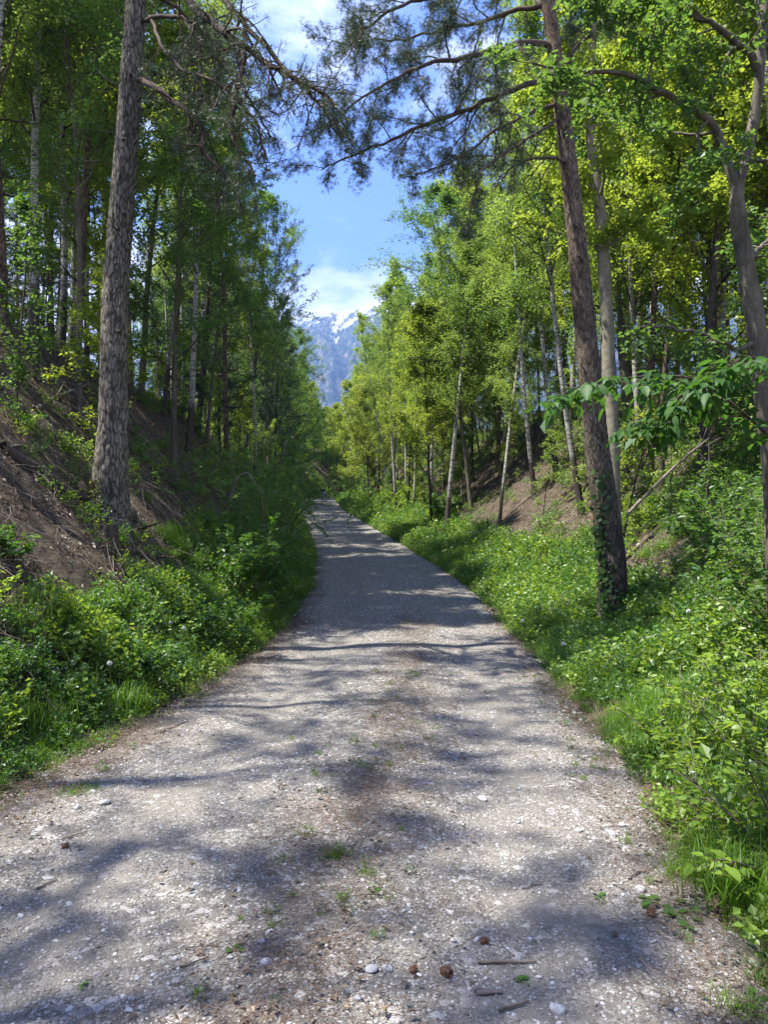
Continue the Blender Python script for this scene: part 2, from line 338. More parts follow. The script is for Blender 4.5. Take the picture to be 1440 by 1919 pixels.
def ground_mat():
    m, t, o = mat('forest_floor'); l = t.links.new
    b = N(t, 'ShaderNodeBsdfPrincipled', inp={'Roughness': .95, 'Specular IOR Level': .1}); l(b.outputs[0], o.inputs[0])
    tcn = N(t, 'ShaderNodeTexCoord')
    n1 = N(t, 'ShaderNodeTexNoise', inp={'Scale': 7.0, 'Detail': 9.0, 'Roughness': .72}); l(tcn.outputs['Object'], n1.inputs['Vector'])
    n2 = N(t, 'ShaderNodeTexNoise', inp={'Scale': .55, 'Detail': 4.0}); l(tcn.outputs['Object'], n2.inputs['Vector'])
    mpn = N(t, 'ShaderNodeMapping'); mpn.inputs['Scale'].default_value = (45, 6, 20); mpn.inputs['Rotation'].default_value = (0, 0, .6); l(tcn.outputs['Object'], mpn.inputs[0])
    n3 = N(t, 'ShaderNodeTexNoise', inp={'Scale': 1.0, 'Detail': 3.0, 'Distortion': 1.2}); l(mpn.outputs[0], n3.inputs['Vector'])
    r = ramp(t, [(.30, (.028, .022, .016)), (.5, (.085, .068, .050)), (.64, (.155, .125, .092)), (.8, (.28, .23, .17))]); l(n1.outputs[0], r.inputs[0])
    r3 = ramp(t, [(.35, (.72, .72, .72)), (.65, (1.15, 1.12, 1.08))]); l(n3.outputs[0], r3.inputs[0])
    mx = N(t, 'ShaderNodeMix', data_type='RGBA', blend_type='MULTIPLY', inp={0: 1.0}); l(r.outputs[0], mx.inputs[6]); l(r3.outputs[0], mx.inputs[7])
    gr = N(t, 'ShaderNodeMapRange', inp={'From Min': .55, 'From Max': .72, 'To Max': .55}); l(n2.outputs[0], gr.inputs['Value'])
    m2 = N(t, 'ShaderNodeMix', data_type='RGBA'); l(gr.outputs[0], m2.inputs[0]); l(mx.outputs[2], m2.inputs[6]); m2.inputs[7].default_value = (.07, .085, .02, 1)
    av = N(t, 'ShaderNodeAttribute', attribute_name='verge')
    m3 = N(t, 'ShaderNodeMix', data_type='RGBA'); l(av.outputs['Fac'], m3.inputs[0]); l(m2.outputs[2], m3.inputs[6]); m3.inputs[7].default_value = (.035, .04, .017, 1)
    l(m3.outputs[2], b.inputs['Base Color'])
    bp = N(t, 'ShaderNodeBump', inp={'Strength': .8, 'Distance': .05}); l(n1.outputs[0], bp.inputs['Height']); l(bp.outputs[0], b.inputs['Normal'])
    return m
def road_mat():
    m, t, o = mat('gravel'); l = t.links.new
    b = N(t, 'ShaderNodeBsdfPrincipled', inp={'Roughness': .93, 'Specular IOR Level': .15}); l(b.outputs[0], o.inputs[0])
    tcn = N(t, 'ShaderNodeTexCoord'); ob = tcn.outputs['Object']
    v1 = N(t, 'ShaderNodeTexVoronoi', inp={'Scale': 105.0}); l(ob, v1.inputs['Vector'])
    v2 = N(t, 'ShaderNodeTexVoronoi', inp={'Scale': 28.0}); l(ob, v2.inputs['Vector'])
    s1 = N(t, 'ShaderNodeSeparateColor'); l(v1.outputs['Color'], s1.inputs[0]); s2 = N(t, 'ShaderNodeSeparateColor'); l(v2.outputs['Color'], s2.inputs[0])
    r1 = ramp(t, [(0, (.099, .091, .078)), (.5, (.178, .163, .141)), (.85, (.292, .270, .238)), (1, (.55, .54, .50))]); l(s1.outputs[0], r1.inputs[0])
    r2 = ramp(t, [(0, (.113, .105, .092)), (.6, (.195, .180, .156)), (.9, (0.409, 0.383, 0.354)), (1, (.55, .54, .50))]); l(s2.outputs[0], r2.inputs[0])
    big = N(t, 'ShaderNodeMath', operation='GREATER_THAN', inp={1: .62}); l(s2.outputs[1], big.inputs[0])
    mx = N(t, 'ShaderNodeMix', data_type='RGBA'); l(big.outputs[0], mx.inputs[0]); l(r1.outputs[0], mx.inputs[6]); l(r2.outputs[0], mx.inputs[7])
    # fine pale dust
    n0 = N(t, 'ShaderNodeTexNoise', inp={'Scale': 2.2, 'Detail': 8.0, 'Roughness': .7}); l(ob, n0.inputs['Vector'])
    du = N(t, 'ShaderNodeMapRange', inp={'From Min': .42, 'From Max': .66, 'To Max': .75}); l(n0.outputs[0], du.inputs['Value'])
    ra = N(t, 'ShaderNodeAttribute', attribute_name='rut'); rm = N(t, 'ShaderNodeMath', operation='MULTIPLY_ADD', use_clamp=True, inp={1: .45}); l(ra.outputs['Fac'], rm.inputs[0]); l(du.outputs[0], rm.inputs[2])
    m1 = N(t, 'ShaderNodeMix', data_type='RGBA'); l(rm.outputs[0], m1.inputs[0]); l(mx.outputs[2], m1.inputs[6]); m1.inputs[7].default_value = (.203, .186, .160, 1)
    # brown needle litter in the crown of the track and along its edges
    lt = N(t, 'ShaderNodeAttribute', attribute_name='litter')
    n1 = N(t, 'ShaderNodeTexNoise', inp={'Scale': 3.4, 'Detail': 9.0, 'Roughness': .78}); l(ob, n1.inputs['Vector'])
    ad = N(t, 'ShaderNodeMath', operation='ADD'); l(lt.outputs['Fac'], ad.inputs[0]); l(n1.outputs[0], ad.inputs[1])
    lm = N(t, 'ShaderNodeMapRange', inp={'From Min': .86, 'From Max': 1.12, 'To Max': .72}); l(ad.outputs[0], lm.inputs['Value'])
    n3 = N(t, 'ShaderNodeTexNoise', inp={'Scale': 60.0, 'Detail': 4.0, 'Distortion': 1.5}); l(ob, n3.inputs['Vector'])
    rl = ramp(t, [(.35, (.055, .043, .035)), (.55, (.13, .102, .08)), (.7, (.22, .178, .143))]); l(n3.outputs[0], rl.inputs[0])
    m2 = N(t, 'ShaderNodeMix', data_type='RGBA'); l(lm.outputs[0], m2.inputs[0]); l(m1.outputs[2], m2.inputs[6]); l(rl.outputs[0], m2.inputs[7])
    l(m2.outputs[2], b.inputs['Base Color'])
    hh = N(t, 'ShaderNodeMath', operation='MULTIPLY_ADD', inp={1: -.55}); l(v1.outputs['Distance'], hh.inputs[0])
    h2 = N(t, 'ShaderNodeMath', operation='MULTIPLY_ADD', inp={1: -1.1}); l(v2.outputs['Distance'], h2.inputs[0]); l(hh.outputs[0], h2.inputs[2]); l(n3.outputs[0], hh.inputs[2])
    bp = N(t, 'ShaderNodeBump', inp={'Strength': .85, 'Distance': .012}); l(h2.outputs[0], bp.inputs['Height']); l(bp.outputs[0], b.inputs['Normal'])
    return m

# ------------------------------------------------------------------ ground and road
def grid_faces(nx, ny):
    i = np.arange(ny - 1)[:, None] * nx; j = np.arange(nx - 1)[None]
    return np.stack([i + j, i + j + 1, i + nx + j + 1, i + nx + j], -1).reshape(-1, 4)
def spaced(lo, hi, c, fine, growth=1.06):
    r = [c]; s = fine
    while r[-1] < hi: r.append(r[-1] + s); s *= growth
    l = [c]; s = fine
    while l[-1] > lo: l.append(l[-1] - s); s *= growth
    return np.array(sorted(set(l + r)))
xs = spaced(-2500, 2500, 0, .12, 1.045); ys = spaced(-60, 5000, 3, .14, 1.032)
X, Y = np.meshgrid(xs, ys); Z = H(X, Y)
Xv = X.ravel(); Yv = Y.ravel()
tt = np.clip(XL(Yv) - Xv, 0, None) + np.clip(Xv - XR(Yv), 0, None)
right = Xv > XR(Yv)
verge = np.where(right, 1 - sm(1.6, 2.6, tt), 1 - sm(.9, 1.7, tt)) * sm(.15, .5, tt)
g = Geo(); g.add(np.stack([Xv, Yv, Z.ravel()], 1), grid_faces(len(xs), len(ys)))
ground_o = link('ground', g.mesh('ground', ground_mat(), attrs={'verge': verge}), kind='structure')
ry = np.concatenate([np.arange(-6, 12, .07), np.arange(12, 40, .16), np.arange(40, 132, .5)]); ru = np.linspace(-1.07, 1.07, 65)
Yr, Ur = np.meshgrid(ry, ru, indexing='ij')
wl = (fbm(Yr * 1.7, Yr * 0 + 3, 3, 31) - .5) * .5; wr = (fbm(Yr * 1.7, Yr * 0 + 9, 3, 32) - .5) * .5
xl, xr = XL(Yr) + wl, XR(Yr) + wr; Xr = (xl + xr) / 2 + Ur * (xr - xl) / 2
Zr = road_z(Xr, Yr) + .012 - sm(.93, 1.07, np.abs(Ur)) * .09
lit = .28 * np.exp(-((Ur - .16) / .13) ** 2) + .58 * sm(.62, 1.0, -Ur) + .42 * sm(.78, 1.02, Ur) + .12 * (Ur < -.4)
g = Geo(); g.add(np.stack([Xr, Yr, Zr], -1).reshape(-1, 3), grid_faces(len(ru), len(ry)))
link('gravel_road', g.mesh('gravel_road', road_mat(), attrs={'litter': lit.ravel(), 'rut': (np.exp(-((Ur + .42) / .17) ** 2) + np.exp(-((Ur - .62) / .13) ** 2)).ravel()}), kind='structure')

# ------------------------------------------------------------------ mountain and haze
def mountain_mat():
    m, t, o = mat('mountain_rock'); l = t.links.new
    b = N(t, 'ShaderNodeBsdfPrincipled', inp={'Roughness': .95, 'Specular IOR Level': .05}); l(b.outputs[0], o.inputs[0])
    tcn = N(t, 'ShaderNodeTexCoord'); sp = N(t, 'ShaderNodeSeparateXYZ'); l(tcn.outputs['Object'], sp.inputs[0])
    mpn = N(t, 'ShaderNodeMapping'); mpn.inputs['Scale'].default_value = (.045, .012, .009); l(tcn.outputs['Object'], mpn.inputs[0])
    nf = N(t, 'ShaderNodeTexNoise', inp={'Scale': 1.0, 'Detail': 6.0, 'Roughness': .75}); l(mpn.outputs[0], nf.inputs['Vector'])
    rf = ramp(t, [(.38, (.008, .016, .012)), (.52, (.04, .055, .035)), (.64, (.17, .14, .095))]); l(nf.outputs[0], rf.inputs[0])
    ga = N(t, 'ShaderNodeAttribute', attribute_name='snow')
    mp2 = N(t, 'ShaderNodeMapping'); mp2.inputs['Scale'].default_value = (.034, .008, .009); l(tcn.outputs['Object'], mp2.inputs[0])
    ns = N(t, 'ShaderNodeTexNoise', inp={'Scale': 1.0, 'Detail': 7.0, 'Roughness': .7}); l(mp2.outputs[0], ns.inputs['Vector'])
    ad = N(t, 'ShaderNodeMath', operation='ADD'); l(ga.outputs['Fac'], ad.inputs[0]); l(ns.outputs[0], ad.inputs[1])
    sn = N(t, 'ShaderNodeMapRange', inp={'From Min': .86, 'From Max': 1.0}); l(ad.outputs[0], sn.inputs['Value'])
    mx = N(t, 'ShaderNodeMix', data_type='RGBA'); l(sn.outputs[0], mx.inputs[0]); l(rf.outputs[0], mx.inputs[6]); mx.inputs[7].default_value = (.82, .84, .88, 1)
    l(mx.outputs[2], b.inputs['Base Color'])
    return m
mx_ = np.linspace(-2600, 2600, 420); my_ = np.linspace(1400, 5200, 300)
X, Y = np.meshgrid(mx_, my_)
ridge = 1430 + (X + 520) * .15 + 60 * (fbm(X * .0022, X * 0, 5, 71) - .5) + 36 * (fbm(X * .012, X * 0, 4, 72) - .5)
ridge = np.where(X < -650, ridge - (-650 - X) * .12, ridge)
s_ = (Y - 1700) / 2800.0
prof = np.where(s_ < 1, np.clip(s_, 0, 1) ** 1.12, 1 - (s_ - 1) * .55)
rg = 1 - np.abs(2 * fbm((X + Y * .10) * .0032, Y * .0011, 5, 74) - 1)
rg2 = 1 - np.abs(2 * fbm((X - Y * .12) * .011, Y * .0035, 4, 75) - 1)
amp = np.clip(s_, 0, 1) * (1 - np.exp(-((s_ - 1) / .22) ** 2) * .9)
Zm = ridge * prof + amp * (300 * (rg - .8) + 110 * (rg2 - .7))
gully = np.exp(-((X - (-285 + (4500 - Y) * .085 + 25 * np.sin(Y * .006))) / 34) ** 2)   # the snow-filled gully
gully2 = np.exp(-((X - (-120 - (4500 - Y) * .16 + 20 * np.sin(Y * .009))) / 26) ** 2)
Zm -= 60 * gully * amp
hn = Zm / 1500.0
snow = 1.05 * (hn - .585) + .15 * np.clip(hn - .80, 0, 1) + .17 * gully * sm(.60, .68, hn) + .2 * gully2 * sm(.78, .86, hn) + .16 * (fbm(X * .004, Y * .003, 3, 77) - .5)
g = Geo(); g.add(np.stack([X, Y, Zm], -1).reshape(-1, 3), grid_faces(len(mx_), len(my_)))
link('mountain', g.mesh('mountain', mountain_mat(), attrs={'snow': snow.ravel()}), kind='structure')
def make_haze(dens):
    g = Geo(); x0, x1, y0, y1, z0, z1 = -2900, 2900, -110, 5350, -75, float(Zm.max()) + 40
    V = [(x, y, z) for z in (z0, z1) for y in (y0, y1) for x in (x0, x1)]
    g.add(V, np.array([[0, 2, 3, 1], [4, 5, 7, 6], [0, 1, 5, 4], [2, 6, 7, 3], [0, 4, 6, 2], [1, 3, 7, 5]]))
    m, t, o = mat('haze_air'); v = N(t, 'ShaderNodeVolumePrincipled', inp={'Density': dens, 'Anisotropy': .2}); v.inputs['Color'].default_value = (.30, .50, 1.0, 1)
    t.links.new(v.outputs[0], o.inputs['Volume'])
    link('haze', g.mesh('haze', m, smooth=False), kind='stuff')
make_haze(1.45e-4)

# ------------------------------------------------------------------ trees: prototypes
def deciduous(seed, H_, r0, cs, n_prim, plen, nleaf, LL, LW, elev=(35, 60), pull=.2, droop=.3, wander=.05, barkm=None, leafm=None, top=.35, sec=6, spreadp=.12, taperp=.9):
    rng = np.random.default_rng(seed)
    tp = grow((0, 0, -.3), (rng.normal(0, .03), rng.normal(0, .03), 1), H_ + .3, 16, wander * .28, .1, rng)
    f = np.linspace(0, 1, 17); tr = r0 * (1 - f) ** taperp * (1 - .12 * f) + .012; tr[0] *= 1.35; tr[1] *= 1.08
    gt = Geo(); tube(gt, curve(tp, 33), np.interp(np.linspace(0, 1, 33), f, tr), 8)
    gb = Geo(); anchors = []; axes = []
    for i in range(n_prim):
        q = cs + (1 - cs) * ((i + rng.random() * .8) / n_prim) ** .9
        q = min(q, .985); fi = q * 16; k = int(fi); p = tp[k] + (tp[min(k + 1, 16)] - tp[k]) * (fi - k)
        az = i * 2.4 + rng.normal(0, .5); c = (q - cs) / (1 - cs)
        ln = plen * (np.sin(np.clip(c * .82 + .16, 0, 1) * PI) ** .7 * (1 - top) + top * (1 - c)) * rng.uniform(.65, 1.25)
        el = math.radians(rng.uniform(*elev)) + c * .3
        d = np.array([math.cos(az) * math.cos(el), math.sin(az) * math.cos(el), math.sin(el)])
        P = grow(p, d, ln, 7, .13, pull, rng); r_ = max(.006, np.interp(q, f, tr) * .42)
        tube(gb, P, np.linspace(r_, .004, 8), 5 if r_ > .015 else 4, cap=False)
        for j in range(sec):
            u = .22 + .78 * (j + rng.random()) / sec; a = u * 7; k = min(int(a), 6); p2 = P[k] + (P[k + 1] - P[k]) * (a - k)
            dd = unit(P[min(k + 1, 7)] - P[k]); d2 = unit(dd * .7 + rng.normal(0, .65, 3) + [0, 0, -.05])
            l2 = ln * (.5 - .25 * u) * rng.uniform(.7, 1.3) + .15
            Q = grow(p2, d2, l2, 4, .16, -droop, rng)
            tube(gb, Q, np.linspace(max(.004, r_ * .4), .0025, 5), 3, cap=False)
            anchors.append(Q)
        anchors.append(P[3:8] if len(P[3:8]) == 5 else P[-5:])
    A = np.array(anchors); n = nleaf
    b = rng.integers(0, len(A), n); u = rng.random(n) ** .8 * 3.999; k = u.astype(int); fr = (u - k)[:, None]
    P = A[b, k] * (1 - fr) + A[b, k + 1] * fr + rng.normal(0, spreadp, (n, 3)) * (.5 + .5 * rng.random((n, 1)))
    gl = Geo(); leaf_quads(gl, P, LL, LW, rng, droop=droop, tint=np.clip(rng.normal(.5, .22, n) + (np.resize(rng.random(len(A)), len(A))[b] - .5) * .5, 0, 1))
    return dict(trunk=gt.mesh('tree_trunk', barkm), branches=gb.mesh('tree_branches', barkm if barkm is not BARK_BIRCH else BARK_DARK), crown=gl.mesh('tree_crown', leafm, smooth=False), h=H_)
def conifer(seed, H_, r0, cs, n_prim, plen, ntuft, k=8, LL=.13, LW=.016, elev=(-10, 15), pull=.35, cone=False, barkm=None, leafm=None, dead=0):
    rng = np.random.default_rng(seed)
    tp = grow((0, 0, -.3), (rng.normal(0, .02), rng.normal(0, .02), 1), H_ + .3, 16, .02, .2, rng)
    f = np.linspace(0, 1, 17); tr = r0 * (1 - f) ** .85 + .01; tr[0] *= 1.3
    gt = Geo(); tube(gt, curve(tp, 33), np.interp(np.linspace(0, 1, 33), f, tr), 9)
    gb = Geo(); A = []
    for i in range(n_prim + dead):
        dd_ = i >= n_prim
        c = rng.random() if dd_ else (i + rng.random()) / n_prim
        q = cs + (1 - cs) * c if not dd_ else .12 + (cs - .12) * c; q = min(q, .985)
        fi = q * 16; kk = int(fi); p = tp[kk] + (tp[min(kk + 1, 16)] - tp[kk]) * (fi - kk)
        az = i * 2.4 + rng.normal(0, .4)
        ln = plen * ((1 - c) ** .8 if cone else (np.sin(np.clip(c * .75 + .2, 0, 1) * PI) ** .8)) * rng.uniform(.6, 1.2) + .15
        if dd_: ln = plen * .45 * rng.uniform(.4, 1.2)
        el = math.radians(rng.uniform(*elev)) + (0 if dd_ else c * .5)
        d = np.array([math.cos(az) * math.cos(el), math.sin(az) * math.cos(el), math.sin(el)])
        P = grow(p, d, ln, 7, .1, -.2 if dd_ else pull, rng); r_ = max(.006, np.interp(q, f, tr) * .33)
        tube(gb, P, np.linspace(r_, .004, 8), 4, cap=False)
        for j in range(4 if dd_ else 7):
            u = .2 + .8 * (j + rng.random()) / 7; a = u * 7; k2 = min(int(a), 6); p2 = P[k2] + (P[k2 + 1] - P[k2]) * (a - k2)
            d2 = unit(unit(P[k2 + 1] - P[k2]) * .9 + rng.normal(0, .5, 3) * [1, 1, .4])
            Q = grow(p2, d2, ln * (.45 - .25 * u) * rng.uniform(.7, 1.3) + .12, 4, .12, pull * .5, rng)
            tube(gb, Q, np.linspace(.006, .003, 5), 3, cap=False)
            if not dd_: A.append(Q)
    A = np.array(A); b = rng.integers(0, len(A), ntuft); u = (.15 + .85 * rng.random(ntuft)) * 3.999; kk = u.astype(int); fr = (u - kk)[:, None]
    P = A[b, kk] * (1 - fr) + A[b, kk + 1] * fr + rng.normal(0, .05, (ntuft, 3)); D = unit(A[b, kk + 1] - A[b, kk])
    gl = Geo(); needle_tufts(gl, P, D, LL, LW, k, rng)
    return dict(trunk=gt.mesh('tree_trunk', barkm), branches=gb.mesh('tree_branches', BARK_DARK), crown=gl.mesh('tree_crown', leafm, smooth=False), h=H_)

PR = {}
PR['birch'] = [deciduous(100 + i, 13 + i, .085, (.34, .42, .26, .5)[i], 34, (2.4, 3.0, 2.1, 3.1)[i], 25000, .062, .046, (30, 65), .0, .45, .05, BARK_BIRCH, LEAF_BIRCH) for i in range(4)]
PR['maple'] = [deciduous(120 + i, 10 + i * 1.5, .075, (.25, .4, .3)[i], 30, (2.6, 3.2, 2.9)[i], 21000, .082, .068, (20, 55), .25, .25, .06, BARK_DARK, LEAF_MAPLE) for i in range(3)]
PR['hornbeam'] = [deciduous(130 + i, 11 + i, .08, (.22, .35, .28)[i], 32, (2.7, 3.3, 2.9)[i], 24000, .068, .046, (15, 50), .2, .3, .07, BARK_HORN, LEAF_DEEP) for i in range(3)]
PR['yellow'] = [deciduous(140 + i, 8 + i * 2, .06, .22, 28, 2.0, 13000, .085, .07, (20, 60), .3, .2, .06, BARK_DARK, LEAF_YEL) for i in range(2)]
PR['sapling'] = [deciduous(150 + i, 3.6 + i * .7, .022, .15, 16, 1.0, 2200, .08, .055, (15, 50), .2, .25, .08, BARK_DARK, [LEAF_MAPLE, LEAF_DEEP, LEAF_BIRCH][i], sec=4, spreadp=.07) for i in range(3)]
PR['pine'] = [conifer(160 + i, 14 + i, .13, .50, 30, 2.3, 3600, 9, .14, .014, (-5, 25), .5, False, BARK_RED, NEEDLE, 10) for i in range(3)]
PR['spruce'] = [conifer(170 + i, 11 + 1.5 * i, .10, .10, 62, 1.9, 5200, 8, .12, .016, (-18, 8), .3, True, BARK_DARK, NEEDLE_D) for i in range(3)]
PR['sparse'] = [conifer(190 + i, 12, .12, .42, 26, 2.9, 1500, 9, .14, .014, (-5, 30), .3, False, BARK_RED, NEEDLE, 6) for i in range(3)]
# thin far-off versions
PR['far_birch'] = [deciduous(180 + i, 14, .09, .28, 24, 2.6, 5000, .15, .11, (30, 60), 0, .4, .05, BARK_BIRCH, LEAF_BIRCH, sec=3, spreadp=.2) for i in range(2)]
PR['far_maple'] = [deciduous(184 + i, 12, .09, .18, 24, 2.9, 5000, .17, .13, (20, 50), .2, .3, .06, BARK_DARK, LEAF_MAPLE, sec=3, spreadp=.2) for i in range(2)]
PR['far_hornbeam'] = [deciduous(188 + i, 12, .09, .18, 24, 2.9, 5000, .16, .12, (20, 50), .2, .3, .06, BARK_DARK, LEAF_DEEP, sec=3, spreadp=.2) for i in range(2)]
NAME = {'sparse': 'pine_tree', 'birch': 'birch_tree', 'maple': 'maple_tree', 'hornbeam': 'hornbeam_tree', 'yellow': 'young_maple_tree', 'sapling': 'sapling', 'pine': 'pine_tree', 'spruce': 'spruce_tree',
        'far_birch': 'birch_tree', 'far_maple': 'maple_tree', 'far_hornbeam': 'hornbeam_tree'}
CATG = {'sapling': 'sapling'}
TREES = []      # (x, y) of every placed tree, for spacing
_SKP = np.array([480, 520, 545, 570, 588, 603, 625, 645, 665, 685, 702, 735, 765, 800, 850]); _SKY = np.array([60, 280, 400, 570, 650, 740, 758, 712, 650, 590, 535, 470, 405, 350, 280])
def tallest(x, y, w):
    """height above sea level a crown of half width w may reach at this place without closing the valley view"""
    q = np.linspace(x - w, x + w, 9) / y * FPX + 720
    if q.max() < 480 or q.min() > 850: return 1e9
    return CAM[2] + (1028 - float(np.interp(q, _SKP, _SKY).max())) / FPX * y
def plant(kind, x, y, label, group=None, var=None, h=None, lean=(0, 0), rz=None, thick=None, sink=.1, cast=None):
    v = PR[kind][random.randrange(len(PR[kind])) if var is None else var]
    s = (h / v['h']) if h else random.uniform(.85, 1.15)
    z = float(H(x, y)) - sink
    if y > 21:
        mh = tallest(x, y, 1.35 if y < 55 else 1.7) - z
        if mh < 3.2: return None
        if s * v['h'] > mh: s = mh / v['h'] * random.uniform(.9, 1.0)
        elif y < 75 and x > XR(y) and s * v['h'] < mh < s * v['h'] * 1.3: s = mh / v['h'] * random.uniform(.92, 1.0)
    e = empty(NAME[kind], (x, y, z), (0, 0, 0), 1, label=label, cat=CATG.get(kind, 'tree'), group=group)
    rz = random.uniform(0, 2 * PI) if rz is None else rz
    q = Euler((lean[1], lean[0], 0)).to_matrix() @ Matrix.Rotation(rz, 3, 'Z')
    e.rotation_euler = q.to_euler(); w = s if thick is None else thick
    e.scale = (s, s, s)
    for part, nm in (('trunk', 'trunk'), ('branches', 'branches'), ('crown', 'crown')):
        o = link(nm, v[part], e, kind=None if part == 'trunk' else 'stuff')
        if part == 'trunk' and thick: o.scale = (thick, thick, 1)
    TREES.append((x, y)); return e
def bank_xy(px, py, d0=6, d1=120):
    """where the sight line through a pixel meets the ground"""
    ds = np.linspace(d0, d1, 2500); P = CAM + ds[:, None] * (F_ + (px - 720) / FPX * R_ + (959.5 - py) / FPX * U_)
    below = np.nonzero(P[:, 2] < H(P[:, 0], P[:, 1]))[0]
    k = below[0] if len(below) else len(ds) - 1
    return P[k, 0], P[k, 1]

# ------------------------------------------------------------------ notable trees, by the foot of their trunks
def foot(kind, px, py, lean_px, label, h=13, thick=1.0, group=None, var=0, d=None):
    """lean_px = sideways run in pixels of the trunk over 400 pixels of height"""
    if d is None: x, y = bank_xy(px, py)
    else: p = at(px, py, d); x, y = p[0], p[1]
    return plant(kind, x, y, label, group, var, h, (math.atan2(lean_px, 400), 0), None, thick)
foot('birch', 60, 720, 2, 'birch with a mottled pale trunk on the left bank, left of the thick grey pine', 13, 1.1, var=0, d=15)
foot('pine', 8, 700, -3, 'dark straight pine trunk at the far left end of the bank', 14, .85, var=1, d=14)
foot('pine', 145, 700, 10, 'slim dark red pine just left of the thick grey pine trunk', 14, .75, var=2, d=19)
foot('pine', 105, 690, 0, 'thin dark pine between the mottled birch and the slim red pine', 12, .6, var=0, d=22)
foot('birch', 352, 850, 12, 'birch with black and white patched trunk leaning right, right of the thick grey pine', 13, 1.15, var=1)
foot('hornbeam', 325, 870, -2, 'straight dark brown young tree standing left of the patched birch', 11, .8, var=0)
foot('pine', 425, 880, 14, 'slender reddish pine leaning slightly over the shaded left bank', 15, .75, var=0)
foot('hornbeam', 386, 862, 4, 'dark young hornbeam right behind the patched leaning birch', 11, .8, var=2)
foot('birch', 482, 892, 2, 'thin white birch at the shaded foot of the left wood', 12, .8, var=2)
foot('birch', 505, 893, 26, 'thin white birch leaning right at the edge of the left wood', 12, .7, var=3)
foot('birch', 575, 885, 0, 'white birch trunk standing above the walker by the end of the track', 13, .9, var=1)
foot('birch', 1202, 900, -6, 'slim birch right of the smooth pale trunk on the lit slope', 13, .9, var=0)
foot('maple', 1240, 925, 2, 'thin pale trunked maple on the lit slope, right of the slim birch', 12, .8, var=1)
foot('birch', 1345, 780, -4, 'white birch at the top of the slope, left of the forked hornbeam', 13, 1.2, var=2)
foot('birch', 1005, 935, -14, 'white birch trunk left of the leaning birch on the lit slope', 14, 1.1, var=3)
foot('birch', 1092, 962, -62, 'birch leaning strongly left, with its foot close to the ivy clad pine', 14, 1.0, var=1)
foot('hornbeam', 885, 955, -45, 'dark slender tree leaning left over the verge right of the track', 13, .9, var=1)
foot('birch', 808, 965, -3, 'thin dark trunked birch behind the right verge, upright', 12, .8, var=0)
foot('birch', 760, 945, -2, 'pale spotted birch at the left end of the bright right wood', 13, .9, var=2)
foot('maple', 830, 965, -10, 'thin dark maple right of the upright birch behind the verge', 11, .7, var=2)
foot('yellow', 695, 955, -4, 'yellow green young maple with thin black trunk right of the track', 9.5, .9, var=0)
foot('yellow', 650, 925, -3, 'small yellow green maple at the far bend beside the bushes', 8.5, .8, var=1)
foot('pine', 1218, 905, -1, 'dark pine trunk close behind the slim birch on the lit slope', 14, .8, var=1)

# ------------------------------------------------------------------ the rest of the wood
def free(x, y, r):
    return all((x - a) ** 2 + (y - b) ** 2 > r * r for a, b in TREES)
GROUPS = {
 ('L', 0): ('on the left bank behind the thick grey pine', 'trees on the near left bank'),
 ('L', 1): ('in the shaded wood left of the track', 'trees in the shaded left wood'),
 ('L', 2): ('in the far left wood beside the end of the track', 'trees in the far left wood'),
 ('R', 0): ('on the slope behind the ivy clad pine', 'trees on the near right slope'),
 ('R', 1): ('in the bright wood right of the track', 'trees in the bright right wood'),
 ('R', 2): ('in the far right wood beyond the bend', 'trees in the far right wood'),
 ('E', 0): ('closing the view behind the walker at the end of the track', 'trees beyond the end of the track')}
DESC = {'sparse': 'thin crowned pine', 'birch': 'pale birch', 'maple': 'light green maple', 'hornbeam': 'deep green hornbeam', 'yellow': 'yellow green maple',
        'sapling': 'low leafy sapling', 'pine': 'tall dark pine', 'spruce': 'dense dark spruce', 'far_birch': 'distant pale green birch', 'far_maple': 'distant light green maple', 'far_hornbeam': 'distant deep green hornbeam'}
LAND = {'L': [(-4.0, 10.6, 'the thick grey pine'), (-7.1, 15, 'the mottled pale birch'), (-5.3, 19, 'the patched leaning birch'), (-5.6, 25, 'the slender reddish pine'), (-8.2, 46, 'the thin white birches'), (-9.5, 62, 'the first far bush'), (-12, 84, 'the walker')],
        'R': [(3.7, 12, 'the ivy clad pine'), (6, 17, 'the slim lit birch'), (9, 20, 'the white crest birch'), (4.6, 22, 'the left leaning birch'), (3, 27, 'the dark leaning tree'), (2.0, 42, 'the pale spotted birch'), (1.2, 60, 'the round bush'), (-1.8, 82, 'the yellow green maple'), (-4, 100, 'the far bend')]}
